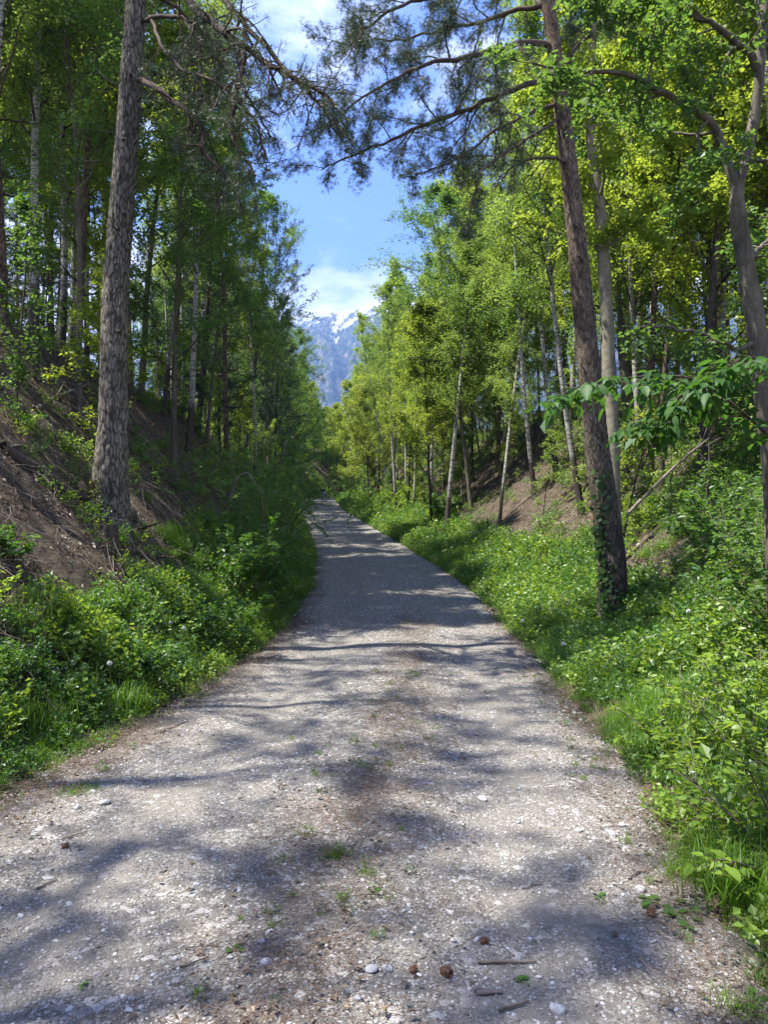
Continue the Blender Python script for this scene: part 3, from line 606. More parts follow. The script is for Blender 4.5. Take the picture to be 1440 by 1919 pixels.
def auto(kind, x, y, side, **kw):
    zone = ('E', 0) if y > 106 else (side, 0 if y < 20 else 1 if y < 48 else 2)
    a, b = GROUPS[zone]; gl = b.replace('trees', NAME[kind].replace('_', ' ') + 's')
    if zone[0] == 'E':
        q = (x / y * FPX + 720 - 600) / 40.0; w = 'far left of' if q < -2 else 'left of' if q < -.6 else 'directly behind' if q < .6 else 'right of'
        return plant(kind, x, y, DESC[kind] + ' beyond the track end, ' + w + ' the walker', gl, **kw)
    n = min(LAND[side], key=lambda l: (x - l[0]) ** 2 + ((y - l[1]) * .6) ** 2); dx = x / y - n[0] / n[1]
    w = ('behind' if y > n[1] else 'in front of') if abs(dx) < .035 else ('just ' if abs(dx) < .09 else 'well ') + ('left of' if dx < 0 else 'right of')
    h = kw.get('h') or PR[kind][0]['h']; rr_ = h / PR[kind][0]['h']; sz = 'low' if rr_ < .97 else 'high' if rr_ > 1.15 else 'middling'
    ln = kw.get('lean', (0, 0))[0]; le = ', leaning right' if ln > .02 else ', leaning left' if ln < -.02 else ''
    return plant(kind, x, y, '%s %s%s, %s %s' % (sz, DESC[kind].replace('low ', '').replace('tall ', '').replace('distant ', ''), le, w, n[2]), gl, **kw)
def edge_limit(y, side):
    return None
def scatter_trees(side, n, y0, y1, t0, t1, kinds, rmin, hk=1.0, ypow=1.0):
    c = 0; tries = 0
    while c < n and tries < n * 60:
        tries += 1
        y = y0 + (y1 - y0) * random.random() ** ypow; t = t0 + (t1 - t0) * random.random()
        x = float(XL(y)) - t if side == 'L' else float(XR(y)) + t
        if abs(x) > .60 * y + 3: continue
        if not free(x, y, rmin): continue
        k = random.choices([a for a, _ in kinds], [b for _, b in kinds])[0]
        hh = None
        auto(k, x, y, side, h=PR[k][0]['h'] * random.uniform(.85, 1.2) * hk, lean=(random.gauss(-.02 if side == 'R' else .01, .06 if side == 'R' else .035), random.gauss(0, .04)), thick=random.uniform(.75, 1.2)); c += 1
# left wood: dark, mixed
scatter_trees('L', 9, 13, 20, 5, 12, [('birch', 3), ('sparse', 4), ('hornbeam', 1)], 1.3, 1.15)
scatter_trees('L', 11, 17, 32, 4.6, 10, [('spruce', 1), ('sparse', 3), ('pine', 1), ('hornbeam', 2), ('birch', 3)], 1.3, 1.1)
scatter_trees('L', 16, 17, 34, 8, 22, [('birch', 4), ('hornbeam', 4), ('spruce', 2), ('maple', 2)], 1.5, 1.15)
scatter_trees('L', 10, 42, 62, 1.4, 3.0, [('spruce', 3), ('hornbeam', 3), ('pine', 2), ('birch', 1)], 1.4, 1.1)
scatter_trees('L', 20, 28, 62, 2.0, 12, [('spruce', 4), ('pine', 2), ('hornbeam', 3), ('birch', 2)], 1.5, 1.1)
scatter_trees('L', 46, 58, 108, .8, 13, [('far_hornbeam', 3), ('far_birch', 2), ('far_maple', 3)], 1.9, 1.15)
# right wood: bright
scatter_trees('R', 18, 14, 21, 4.2, 13, [('birch', 3), ('maple', 4), ('hornbeam', 2)], 1.3, 1.3)
scatter_trees('R', 8, 24, 50, 1.3, 3.4, [('birch', 5), ('maple', 3)], 1.2, .95)
scatter_trees('R', 42, 17, 40, 2.6, 14, [('birch', 5), ('maple', 3), ('hornbeam', 3), ('sparse', 1), ('pine', 1)], 1.3, 1.1)
scatter_trees('R', 26, 38, 70, 2.2, 14, [('birch', 4), ('maple', 3), ('hornbeam', 2), ('yellow', 1)], 1.6, 1.05)
scatter_trees('R', 44, 60, 112, .8, 14, [('far_birch', 3), ('far_maple', 4), ('yellow', 1)], 1.9, 1.15)
# end of the track
for i in range(100):
    y = random.uniform(110, 150); x = random.uniform(-24, 6)
    if y < 135 and float(XL(y)) - 1.5 < x < float(XR(y)) + 1.5: x = float(XL(y)) - random.uniform(1.6, 14)
    if not free(x, y, 1.6): continue
    auto(random.choice(['far_hornbeam', 'far_maple', 'far_birch', 'far_hornbeam']), x, y, 'L', h=random.uniform(9, 13))
# trees added left of the photographer, out of view, to shade the near track
for k_, x, y, h_ in (('sparse', -7.6, 1.0, 12), ('sparse', -5.9, .7, 11), ('sparse', -8.4, 3.6, 12), ('sparse', -7.6, 5.9, 12.5), ('sparse', -8.8, 8.0, 13), ('sparse', -9.0, -1.4, 12), ('birch', -12.5, 6.8, 10), ('pine', -13.5, 3.0, 13)):
    plant(k_, x, y, DESC[k_] + ' added out of view for shade on the left bank beside the photographer', 'unseen shade trees on the left bank beside the photographer', None, h_)
for k_, x, y, h_, v_, lab in (('birch', -6.9, 12.6, 12, 0, 'leafy birch crown filling the upper left corner of the wood'), ('hornbeam', -5.9, 14.2, 11, 1, 'leafy hornbeam directly left of the thick grey pine trunk'), ('birch', -8.3, 14.0, 13, 3, 'birch with light leaves at the far left border of the wood'),
    ('maple', -6.4, 17.5, 12, 1, 'light green maple behind the gap left of the thick grey pine')):
    plant(k_, x, y, lab, None, v_, h_, thick=.8)
# saplings in the understorey
scatter_trees('L', 16, 10.5, 26, 3.2, 9, [('sapling', 1)], .9)
scatter_trees('L', 22, 24, 70, 1.4, 6, [('sapling', 1)], 1.0)
scatter_trees('R', 28, 11, 24, 3.0, 9, [('sapling', 1)], .8)
scatter_trees('R', 44, 18, 75, 1.6, 9, [('sapling', 1)], .9)

def tell_apart():
    by = {}
    for o in C.objects:
        if 'label' in o and 'group' in o and 'category' in o and 'beside the photographer' not in o['label']: by.setdefault(o['label'], []).append(o)
    for lab, os_ in by.items():
        n = len(os_)
        if n < 2 or n > 9: continue
        os_.sort(key=lambda o: o.location.x / max(o.location.y, 1))
        for i, o in enumerate(os_):
            o['label'] = lab + ', ' + ('leftmost of %s' % ('two', 'three', 'four', 'five', 'six', 'seven', 'eight', 'nine', 'ten')[min(n, 10) - 2] if i == 0 else 'rightmost of %s' % ('two', 'three', 'four', 'five', 'six', 'seven', 'eight', 'nine', 'ten')[min(n, 10) - 2] if i == n - 1 else
                (' %s from left' if len(lab.split()) <= 13 else ' %s of them').strip() % ('second', 'third', 'fourth', 'fifth', 'sixth', 'seventh', 'eighth', 'ninth', 'tenth')[min(i - 1, 8)])
tell_apart()

# ------------------------------------------------------------------ big trees built to measure
def worley(x, y, s=0):
    ix = np.floor(x); iy = np.floor(y); f1 = np.full(x.shape, 9.); f2 = np.full(x.shape, 9.); cid = np.zeros(x.shape)
    for dx in (-1, 0, 1):
        for dy in (-1, 0, 1):
            a = ix + dx; b = iy + dy; px = a + hsh(a, b, s); py = b + hsh(a, b, s + 1)
            d = np.hypot(px - x, py - y); cid = np.where(d < f1, hsh(a, b, s + 2), cid)
            f2 = np.where(d < f1, f1, np.minimum(f2, d)); f1 = np.minimum(f1, d)
    return f1, f2, cid
def bark_trunk(pts, rad, depth, plate=(11, 3.6), flare=.5, rings=340, n=72, seed=0, mats=None):
    P = curve(pts, rings); s = np.linspace(0, 1, rings); r = np.interp(s, np.linspace(0, 1, len(rad)), rad)
    T = unit(np.gradient(P, axis=0)); u = unit(np.cross(T, np.array([0, 1.0, 0]))); v = np.cross(T, u)
    a = np.arange(n) / n * 2 * PI; ln = np.concatenate([[0], np.cumsum(np.linalg.norm(np.diff(P, axis=0), axis=1))])
    A, S = np.meshgrid(a, ln); RR = np.repeat(r[:, None], n, 1)
    nx = np.cos(A) * RR.mean() * 1.2; ny = np.sin(A) * RR.mean() * 1.2
    warp = fbm(A * 3 + 7, S * 4, 4, seed) * 1.7
    f1, f2, cid = worley(A * RR.mean() * plate[0] + warp, S * plate[1] + warp * .7, seed + 5)
    edge = np.clip((f2 - f1) / .28, 0, 1)
    lobes = 1 + flare * np.exp(-S / .38) * (.75 + .45 * np.sin(A * 4 + seed) + .25 * np.sin(A * 7 + 2))
    R2 = RR * lobes * (1 + .05 * (fbm(np.cos(A) * 1.5 + S * .6, np.sin(A) * 1.5 + 3, 3, seed + 9) - .5)) + depth * (.75 * edge - .5 + .55 * (cid - .5)) + depth * .9 * (fbm(A * 10, S * 9, 3, seed + 3) - .5)
    V = P[:, None] + R2[..., None] * (np.cos(A)[..., None] * u[:, None] + np.sin(A)[..., None] * v[:, None])
    g = Geo(); i = np.arange(rings - 1)[:, None] * n; j = np.arange(n)[None]; j2 = (j + 1) % n
    g.add(V.reshape(-1, 3), np.stack([i + j, i + j2, i + n + j2, i + n + j], -1).reshape(-1, 4)[:, ::-1])
    return g
def sub_branches(g, P, r, rng, anchors, n1, l1, down=.2, n2=4, depth=2, u0=.18, sides=4, wander=.18):
    k = len(P)
    for j in range(n1):
        u = u0 + (1 - u0) * (j + rng.random() * .9) / n1; a = u * (k - 1); i = min(int(a), k - 2); p = P[i] + (P[i + 1] - P[i]) * (a - i)
        t = unit(P[i + 1] - P[i]); d = unit(t * .75 + rng.normal(0, .62, 3) + [0, 0, -.10])
        ln = l1 * (1.05 - .55 * u) * rng.uniform(.55, 1.3)
        Q = grow(p, d, ln, 7, wander, -down + rng.normal(0, .25), rng); rr = np.interp(u, [0, 1], [r[0], r[-1]]) * .5
        tube(g, Q, np.linspace(max(rr, .006), .0035, 8), sides, cap=False); anchors.append(Q)
        if depth > 1: sub_branches(g, Q, [max(rr, .006), .003], rng, anchors, n2, ln * .5, down, 3, depth - 1, .25, 3, wander)
def place_anchor_points(anchors, n, rng, lo=.35, jit=.03):
    A = [a for a in anchors]; L_ = np.array([np.linalg.norm(a[-1] - a[0]) for a in A]); b = rng.choice(len(A), n, p=L_ / L_.sum())
    AA = np.array([a if len(a) == 8 else curve(a, 8) for a in A]); u = (lo + (1 - lo) * rng.random(n)) * 6.999; k = u.astype(int); f = (u - k)[:, None]
    P = AA[b, k] * (1 - f) + AA[b, k + 1] * f + rng.normal(0, jit, (n, 3)); D = unit(AA[b, k + 1] - AA[b, k]); return P, D
def rel(P, o): return np.asarray(P) - np.asarray(o)

# --- thick grey pine on the left bank
rng = np.random.default_rng(5)
D0 = 10.6
base = at(205, 965, D0); base[2] = float(H(base[0], base[1])) - .4
big = empty('pine_tree', base, label='thick grey barked pine on the left bank, leaning right with mossy flared foot', cat='tree')
tp = [base] + [at(a, b, D0) for a, b in ((206, 900), (211, 800), (213, 690), (216, 560), (224, 430), (236, 280), (247, 120), (257, -20))]
top = tp[-1]
tp += [top + np.array([.14, .1, 1.5]), top + np.array([.35, .1, 3.5]), top + np.array([.4, 0, 6.0])]
rad = [.29, .245, .205, .19, .182, .172, .158, .145, .137, .12, .09, .03]
TREES.append((base[0], base[1]))
gt = bark_trunk([rel(p, base) for p in tp], rad, .017, (8, 1.9), .42, 420, 84, 3)
link('trunk', gt.mesh('pine_trunk', BARK_GREY), big)
anch = []; anch_t = []
limbs = [
 ([(300, -120, 10.3), (352, -5, 9.8), (400, 42, 9.5), (452, 82, 9.2), (500, 115, 9.0), (545, 145, 8.8), (592, 165, 8.6), (632, 200, 8.5)], .055, 12, .9),
 ([(452, 82, 9.2), (455, 130, 9.0), (438, 180, 8.9), (432, 240, 8.8), (455, 290, 8.7), (480, 330, 8.7)], .034, 9, .75),
 ([(340, -90, 9.9), (420, 0, 9.4), (470, 60, 9.2), (530, 128, 9.0), (560, 160, 8.9), (605, 200, 8.8), (628, 250, 8.8)], .036, 10, .7),
 ([(262, 148, 10.5), (310, 178, 10.1), (358, 218, 9.8), (376, 240, 9.7), (388, 290, 9.6), (425, 330, 9.5), (422, 365, 9.4), (400, 400, 9.4)], .040, 10, .6),
 ([(258, 40, 10.6), (330, 32, 10.2), (360, 60, 10.0), (375, 120, 9.9), (362, 175, 9.8), (368, 220, 9.8)], .026, 9, .6),
 ([(262, -30, 10.6), (320, 10, 10.9), (372, 50, 11.2), (420, 110, 11.4), (470, 190, 11.6), (505, 260, 11.8)], .03, 10, .8),
 ([(280, 30, 10.5), (300, 80, 10.0), (340, 130, 9.6), (400, 150, 9.2), (470, 215, 8.9), (500, 300, 8.8)], .02, 9, .6)]
for i, (pts, r0, n1, l1) in enumerate(limbs):
    P = curve([rel(at(*p), base) for p in pts], 26); P += rng.normal(0, .012, P.shape)
    g = Geo(); r = np.linspace(r0 * 1.2, .013, 26); tube(g, P, r, 8)
    sub_branches(g, P, r, rng, anch, int(n1 * 2.1), l1 * 1.15, .35, 7, 2)
    link('limb', g.mesh('pine_limb', BARK_LIMB), big)
up = Geo(); an2 = []
for i in range(24):
    q = rng.uniform(0.2, .97); p = rel(top, base) + (rel(tp[-1], base) - rel(top, base)) * q; az = i * 2.4
    P = grow(p, (math.cos(az), math.sin(az), .25), (2.6 - 1.3 * q) * rng.uniform(.6, 1.1), 7, .12, .2, rng); tube(up, P, np.linspace(.03, .006, 8), 5)
    sub_branches(up, P, [.02, .005], rng, an2, 5, .9, 0, 3, 1)
props(link('limb', up.mesh('pine_top_limbs', BARK_LIMB), big), kind='stuff')
g = Geo(); P, D = place_anchor_points(anch, 4200, rng, .5); needle_tufts(g, P, D, .07, .0045, 9, rng)
P, D = place_anchor_points(an2, 3000, rng, .3, .08); needle_tufts(g, P, D, .11, .008, 9, rng)
link('crown', g.mesh('pine_needles_sparse', NEEDLE, smooth=False), big, kind='stuff')
for (px, py, dx, dz) in ((232, 40, -.12, .16), (232, 70, -.13, .10), (220, 160, -.28, .20), (262, 130, .16, .05), (258, 190, .08, .05), (250, 270, .10, .08), (248, 355, .13, .09), (218, 430, -.05, .10)):
    p = rel(at(px, py, D0 - .16), base); P = np.array([p, p + [dx * .5, -.05, dz * .25], p + [dx, -.07, dz]]); g = Geo(); tube(g, curve(P, 6), np.linspace(.017, .006, 6), 6)
    link('branch_stub', g.mesh('branch_stub', BARK_DARK), big)
for (px, py) in ((244, 140), (230, 262), (232, 400), (216, 495), (219, 430), (205, 520), (222, 622)):
    p = rel(at(px, py, D0 - .19), base); g = Geo(); tube(g, np.array([p + [0, .05, 0], p + [0, -.015, .02]]), [.022, .018], 7); link('knot', g.mesh('knot', BARK_DARK), big)
g = Geo(); n = 900; a = rng.uniform(PI * .7, PI * 1.5, n); z = rng.random(n) ** 1.5 * .8; rr = .30 * (1 + .5 * np.exp(-z / .38)) - z * .05
leaf_quads(g, np.stack([np.cos(a) * rr, np.sin(a) * rr, z + .2], 1), .035, .03, rng); link('moss', g.mesh('moss', MOSS, smooth=False), big, kind='stuff')
# cut stump at its foot
sb = at(202, 1010, 9.7); sb[2] = float(H(sb[0], sb[1])) - .1
st = empty('tree_stump', sb, label='small sawn stump in the herbs right below the thick grey pine', cat='stump')
g = bark_trunk([(0, 0, 0), (0, 0, .15), (.01, 0, .36)], [.125, .115, .11], .008, (10, 6), .2, 24, 32, 8); link('bark', g.mesh('stump_bark', BARK_DARK), st)
g = Geo(); tube(g, [(0, 0, .30), (.01, 0, .345)], [.104, .104], 24); link('cut_face', g.mesh('stump_cut_face', simple('cut_wood', (.30, .24, .18), .9, .2, 30)), st)

# --- Scots pine on the right verge, with ivy
rng = np.random.default_rng(6)
D1 = 12.0
base = at(1150, 1110, D1); base[2] = float(H(base[0], base[1])) - .25
sp = empty('pine_tree', base, label='tall leaning pine with reddish upper bark and ivy on its foot', cat='tree')
tp = [base] + [at(a, b, D1) for a, b in ((1148, 1060), (1136, 960), (1120, 840), (1108, 720), (1095, 590), (1084, 470), (1072, 360), (1060, 250), (1044, 130), (1030, 20), (1016, -80))]
top = tp[-1]; tp += [top + np.array([-.25, 0, 1.6]), top + np.array([-.4, .1, 3.4])]
rad = [.25, .225, .208, .193, .18, .165, .15, .138, .128, .117, .106, .09, .065, .02]
TREES.append((base[0], base[1]))
gt = bark_trunk([rel(p, base) for p in tp], rad, .015, (9, 2.1), .25, 400, 76, 13); link('trunk', gt.mesh('scots_pine_trunk', BARK_SCOTS), sp)
anch = []
limbs = [
 ([(1035, 85, 12), (985, 78, 11.5), (930, 95, 11.0), (860, 110, 10.5), (790, 125, 10.1), (730, 155, 9.8), (670, 190, 9.6), (625, 240, 9.5)], .05, 15, 1.0),
 ([(1040, 140, 12), (975, 165, 11.4), (920, 185, 11.0), (850, 215, 10.6), (780, 240, 10.3), (720, 268, 10.1), (650, 295, 10.0), (600, 320, 9.9)], .048, 15, .95),
 ([(1050, 190, 12), (990, 215, 11.8), (930, 245, 11.6), (880, 285, 11.4), (820, 315, 11.2), (760, 335, 11.1)], .035, 11, .75),
 ([(1028, 10, 12), (960, 20, 12.2), (890, 45, 12.3), (810, 60, 12.4), (730, 75, 12.5), (660, 60, 12.6)], .045, 14, 1.0),
 ([(1022, -50, 12), (950, -60, 11), (860, -20, 10.3), (770, 5, 9.8), (700, 40, 9.4), (650, 110, 9.2)], .045, 15, 1.0),
 ([(1062, 300, 11.9), (1035, 296, 11.6), (990, 300, 11.3), (955, 318, 11.1), (930, 350, 11.0)], .03, 8, .5),
 ([(1052, 220, 12), (1000, 255, 11.2), (960, 280, 10.8), (905, 320, 10.4), (885, 380, 10.2), (880, 430, 10.1)], .026, 9, .6),
 ([(1046, 150, 12), (1080, 90, 12.2), (1130, 50, 12.6), (1180, 20, 13.0), (1240, 0, 13.4)], .035, 10, .8),
 ([(1030, 40, 12), (1000, -10, 13), (940, -60, 14), (860, -80, 14.5), (780, -60, 15)], .04, 11, .9)]
for i, (pts, r0, n1, l1) in enumerate(limbs):
    P = curve([rel(at(*p), base) for p in pts], 26); P += rng.normal(0, .012, P.shape); g = Geo(); r = np.linspace(r0, .008, 26); tube(g, P, r, 8)
    a_ = []; sub_branches(g, P, r, rng, a_, int(n1 * 1.5), l1 * 1.1, .15 if i not in (5, 6) else .6, 6, 2); 
    if i not in (5,): anch += a_
    link('limb', g.mesh('scots_pine_limb', BARK_LIMB), sp)
up = Geo(); an2 = []
for i in range(18):
    q = rng.uniform(0, .97); p = rel(top, base) + (rel(tp[-1], base) - rel(top, base)) * q; az = i * 2.4
    P = grow(p, (math.cos(az), math.sin(az), .3), (2.4 - 1.2 * q) * rng.uniform(.6, 1.1), 7, .12, .2, rng); tube(up, P, np.linspace(.03, .006, 8), 5)
    sub_branches(up, P, [.02, .005], rng, an2, 5, .9, 0, 3, 1)
props(link('limb', up.mesh('scots_pine_top_limbs', BARK_LIMB), sp), kind='stuff')
g = Geo(); P, D = place_anchor_points(anch, 19000, rng, .3, .05); needle_tufts(g, P, D, .060, .0046, 11, rng)
P, D = place_anchor_points(an2, 3000, rng, .3, .08); needle_tufts(g, P, D, .11, .008, 9, rng)
link('crown', g.mesh('scots_pine_needles', NEEDLE, smooth=False), sp, kind='stuff')
for (px, py, dx, dz) in ((1100, 700, -.1, .1), (1075, 420, .14, -.12), (1068, 400, -.06, -.16), (1082, 480, .1, -.1), (1060, 240, .16, .1), (1090, 560, -.12, .06)):
    p = rel(at(px, py, D1 - .12), base); P = np.array([p, p + [dx * .5, -.05, dz * .5], p + [dx, -.06, dz * 1.4]]); g = Geo(); tube(g, curve(P, 6), np.linspace(.016, .007, 6), 6)
    link('branch_stub', g.mesh('branch_stub', BARK_DARK), sp)
# ivy climbing it
LM = []
def leaf_mesh(name, m, wid=.34, curl=.12, fold=.10, teeth=0.0, seed=0):
    r_ = np.random.default_rng(seed); u = np.array([0, .18, .42, .68, .88, 1.0]); w = np.array([0, .75, 1.0, .78, .38, 0]) * wid
    mid = np.stack([u, 0 * u, -curl * u ** 2 + .0 * u], 1)
    l = mid[1:5] + np.stack([0 * w[1:5] - teeth, w[1:5], fold * w[1:5] / wid - .04 * (np.arange(4) == 1)], 1); r = l * [1, -1, 1]
    V = np.vstack([mid, l, r]); F = [(0, 1, 6), (0, 10, 1), (1, 2, 7), (1, 7, 6), (2, 3, 8), (2, 8, 7), (3, 4, 9), (3, 9, 8), (4, 5, 9), (1, 10, 11), (1, 11, 2), (2, 11, 12), (2, 12, 3), (3, 12, 13), (3, 13, 4), (4, 13, 5)]
    g = Geo(); g.add(V, np.array(F), .5); return g.mesh(name, m)
def leaf_objects(parent, P, ax, nr, size, meshes, rng, jit=.25):
    P = np.asarray(P); n = len(P); ax = unit(ax); sd = unit(np.cross(nr, ax)); nn = np.cross(ax, sd)
    for i in range(n):
        s = size * float(np.clip(1 + rng.normal(0, jit), .5, 1.5))
        o = link('leaf', meshes[i % len(meshes)], parent)
        o.matrix_basis = Matrix(((ax[i, 0] * s, sd[i, 0] * s, nn[i, 0] * s, P[i, 0]), (ax[i, 1] * s, sd[i, 1] * s, nn[i, 1] * s, P[i, 1]), (ax[i, 2] * s, sd[i, 2] * s, nn[i, 2] * s, P[i, 2]), (0, 0, 0, 1)))
iv = empty('ivy', base, label='dark ivy climbing the lower trunk of the leaning pine on the right', cat='ivy')
IVY = leaf_mat('ivy_leaves', (.015, .045, .010), (.045, .10, .02), (.05, .12, .02), .2, .03, .5, .6)
IVYM = [leaf_mesh('ivy_leaf', IVY, .42, .15, .06, .05, i) for i in range(2)]
tpr = np.array([rel(p, base) for p in tp]); rng = np.random.default_rng(9); pts = []; nrs = []
TC = curve(tpr, 400); zz = TC[:, 2]
for q in range(3):
    a0 = (-2.1, -2.45, -1.3)[q]; hmax = (2.75, 2.2, .9)[q]; zs = np.arange(.2, hmax, .06); Q = []
    for z in zs:
        k = int(np.argmin(np.abs(zz - z))); r_ = np.interp(k / 400, np.linspace(0, 1, len(rad)), rad) + .02
        a = a0 + .25 * math.sin(z * 3 + q) + rng.normal(0, .04); Q.append(TC[k] + [math.cos(a) * r_, math.sin(a) * r_, 0])
        for _ in range(5 if q < 2 else 3):
            a2 = a + rng.normal(0, .28 if z > 1.3 else .2); n_ = np.array([math.cos(a2), math.sin(a2), 0])
            pts.append(TC[k] + n_ * (r_ + .02 + .03 * rng.random()) + [0, 0, rng.normal(0, .04)]); nrs.append(n_ + rng.normal(0, .3, 3))
    g = Geo(); tube(g, np.array(Q), np.linspace(.014, .005, len(Q)), 5); link('stem', g.mesh('ivy_stem', BARK_DARK), iv)
pts = np.array(pts); nrs = unit(np.array(nrs)); sel = rng.permutation(len(pts))
ax = unit(np.cross(nrs, rng.normal(0, 1, nrs.shape)) + [0, 0, -.6])
leaf_objects(iv, pts[sel[:290]], ax[sel[:290]], nrs[sel[:290]], .072, IVYM, rng)

# --- smooth pale trunk right behind the leaning pine, and the forked hornbeam at the right edge
def measured_tree(name, label, pts, rads, limbs, barkm, leafm, nleaf, LL, LW, seed, d_top=(0, 0, 0), down=.1, trunk_n=10, lo=.2, jit=.07, cat='tree', extra_top=0):
    rng = np.random.default_rng(seed)
    b = at(*pts[0]); b[2] = float(H(b[0], b[1])) - .2; e = empty(name, b, label=label, cat=cat); TREES.append((b[0], b[1]))
    tp = [b] + [at(*p) for p in pts[1:]]
    g = Geo(); n = 90; P = curve([rel(p, b) for p in tp], n); r = np.interp(np.linspace(0, 1, n), np.linspace(0, 1, len(rads)), rads)
    r = r * (1 + .05 * np.sin(np.arange(n) * .9) * rng.random(n)); tube(g, P, r, 20); link('trunk', g.mesh(name + '_trunk', barkm), e)
    an = []
    for pts_, r0, n1, l1 in limbs:
        Q = curve([rel(at(*p), b) for p in pts_], 24); Q[1:-1] += rng.normal(0, .008, Q[1:-1].shape); g = Geo(); rr = np.linspace(r0, .008, 24); tube(g, Q, rr, 10)
        sub_branches(g, Q, rr, rng, an, n1, l1, down, 4, 2); link('limb', g.mesh(name + '_limb', barkm), e)
    if extra_top:
        g = Geo()
        for i in range(extra_top):
            q = rng.uniform(.35, .98); k = int(q * (n - 1)); az = i * 2.4
            Q = grow(P[k], (math.cos(az), math.sin(az), .6), rng.uniform(1.0, 2.2), 7, .12, 0, rng); tube(g, Q, np.linspace(max(.008, r[k] * .35), .004, 8), 5); sub_branches(g, Q, [.01, .004], rng, an, 5, .8, down, 3, 1)
        link('branches', g.mesh(name + '_branches', barkm), e, kind='stuff')
    P_, D_ = place_anchor_points(an, nleaf, rng, lo, jit); g = Geo(); leaf_quads(g, P_, LL, LW, rng, droop=.35, tint=np.clip(rng.normal(.5, .25, nleaf), 0, 1))
    link('crown', g.mesh(name + '_crown', leafm, smooth=False), e, kind='stuff'); return e
measured_tree('beech_tree', 'smooth pale grey green trunk standing right behind the leaning pine', [(1152, 900, 15), (1147, 800, 15), (1140, 640, 15), (1133, 500, 15), (1124, 380, 15), (1110, 280, 15), (1106, 160, 15), (1114, 40, 15), (1120, -90, 15), (1125, -200, 15)],
  [.155, .14, .135, .125, .115, .10, .085, .07, .05, .02], [([(1128, 470, 15), (1165, 445, 14.6), (1200, 410, 14.3), (1215, 360, 14)], .03, 7, .8), ([(1110, 250, 15), (1085, 220, 14.6), (1075, 170, 14.2), (1065, 100, 14)], .03, 7, .8),
   ([(1108, 200, 15), (1135, 170, 15), (1160, 100, 15), (1200, 20, 15)], .03, 8, .9)], BARK_SMOOTH, LEAF_MAPLE, 17000, .085, .065, 41, extra_top=26)
measured_tree('hornbeam_tree', 'old forked hornbeam at the right edge, one limb arching left over the verge', [(1462, 985, 7.0), (1452, 900, 7.0), (1440, 800, 7.0), (1426, 690, 7.0), (1415, 590, 7.0), (1400, 500, 7.0), (1385, 410, 7.0), (1384, 350, 7.0), (1405, 270, 7.0), (1422, 170, 7.0), (1430, 60, 7.0), (1436, -60, 7.1), (1440, -260, 7.3), (1430, -420, 7.5)],
  [.125, .10, .09, .088, .09, .08, .08, .056, .05, .045, .04, .034, .024, .01],
  [([(1384, 360, 7.0), (1372, 320, 7.0), (1352, 262, 7.0), (1322, 218, 6.9), (1285, 195, 6.9), (1240, 170, 6.8), (1185, 145, 6.7), (1120, 133, 6.6), (1050, 130, 6.5), (1000, 118, 6.4)], .05, 16, .8),
   ([(1424, 130, 7.0), (1395, 90, 6.9), (1350, 55, 6.8), (1290, 25, 6.8), (1220, 5, 6.7), (1140, -10, 6.6)], .04, 14, .85),
   ([(1414, 640, 7.0), (1390, 655, 6.8), (1350, 640, 6.6), (1300, 622, 6.5), (1240, 612, 6.5), (1170, 612, 6.4)], .024, 9, .45),
   ([(1400, 300, 7.0), (1440, 300, 6.6), (1480, 280, 6.2)], .02, 5, .6),
   ([(1398, 500, 7.0), (1420, 470, 7.2), (1450, 440, 7.4), (1480, 380, 7.6)], .03, 7, .7),
   ([(1436, -40, 7.0), (1380, -120, 6.6), (1300, -180, 6.2), (1200, -200, 5.9), (1080, -180, 5.7)], .035, 12, .9)],
  BARK_HORN, LEAF_DEEP, 7000, .060, .040, 43, down=.35, lo=.5, jit=.05)

# --- low hornbeam bough with large leaves: its stem stands just outside the view on the right
rng = np.random.default_rng(17)
SLEAF = [leaf_mesh('shrub_leaf', SHRUB, w, c, f, 0, i) for i, (w, c, f) in enumerate(((.30, .15, .10), (.34, .25, .06), (.27, .05, .14)))]
DLEAF = [leaf_mesh('bough_leaf', LEAF_BOUGH, w, c, f, 0, i) for i, (w, c, f) in enumerate(((.27, .25, .10), (.24, .38, .07), (.29, .12, .12), (.25, .3, .14)))]
b = np.array([3.1, 4.7, 0]); b[2] = float(H(3.1, 4.7)) - .1
bo = empty('beech_tree', b, label='low bough of large drooping green leaves reaching in from the right edge', cat='tree')
g = Geo(); tube(g, curve([(0, 0, 0), (.02, 0, 1.0), (-.05, .02, 2.1), (.1, .1, 3.2), (.15, .1, 4.4)], 24), np.linspace(.045, .012, 24), 10); link('trunk', g.mesh('sapling_trunk', BARK_DARK), bo)
main = [[(1500, 870, 4.75), (1440, 815, 4.75), (1395, 775, 4.7), (1345, 735, 4.7), (1290, 708, 4.6), (1220, 705, 4.6), (1150, 712, 4.55), (1095, 722, 4.5), (1045, 742, 4.5)],
        [(1500, 700, 4.6), (1450, 680, 4.5), (1390, 690, 4.4), (1330, 710, 4.4), (1270, 745, 4.35)], [(1360, 745, 4.7), (1310, 760, 4.9), (1250, 790, 5.0), (1190, 800, 5.1)]]
lp, la, ln_ = [], [], []
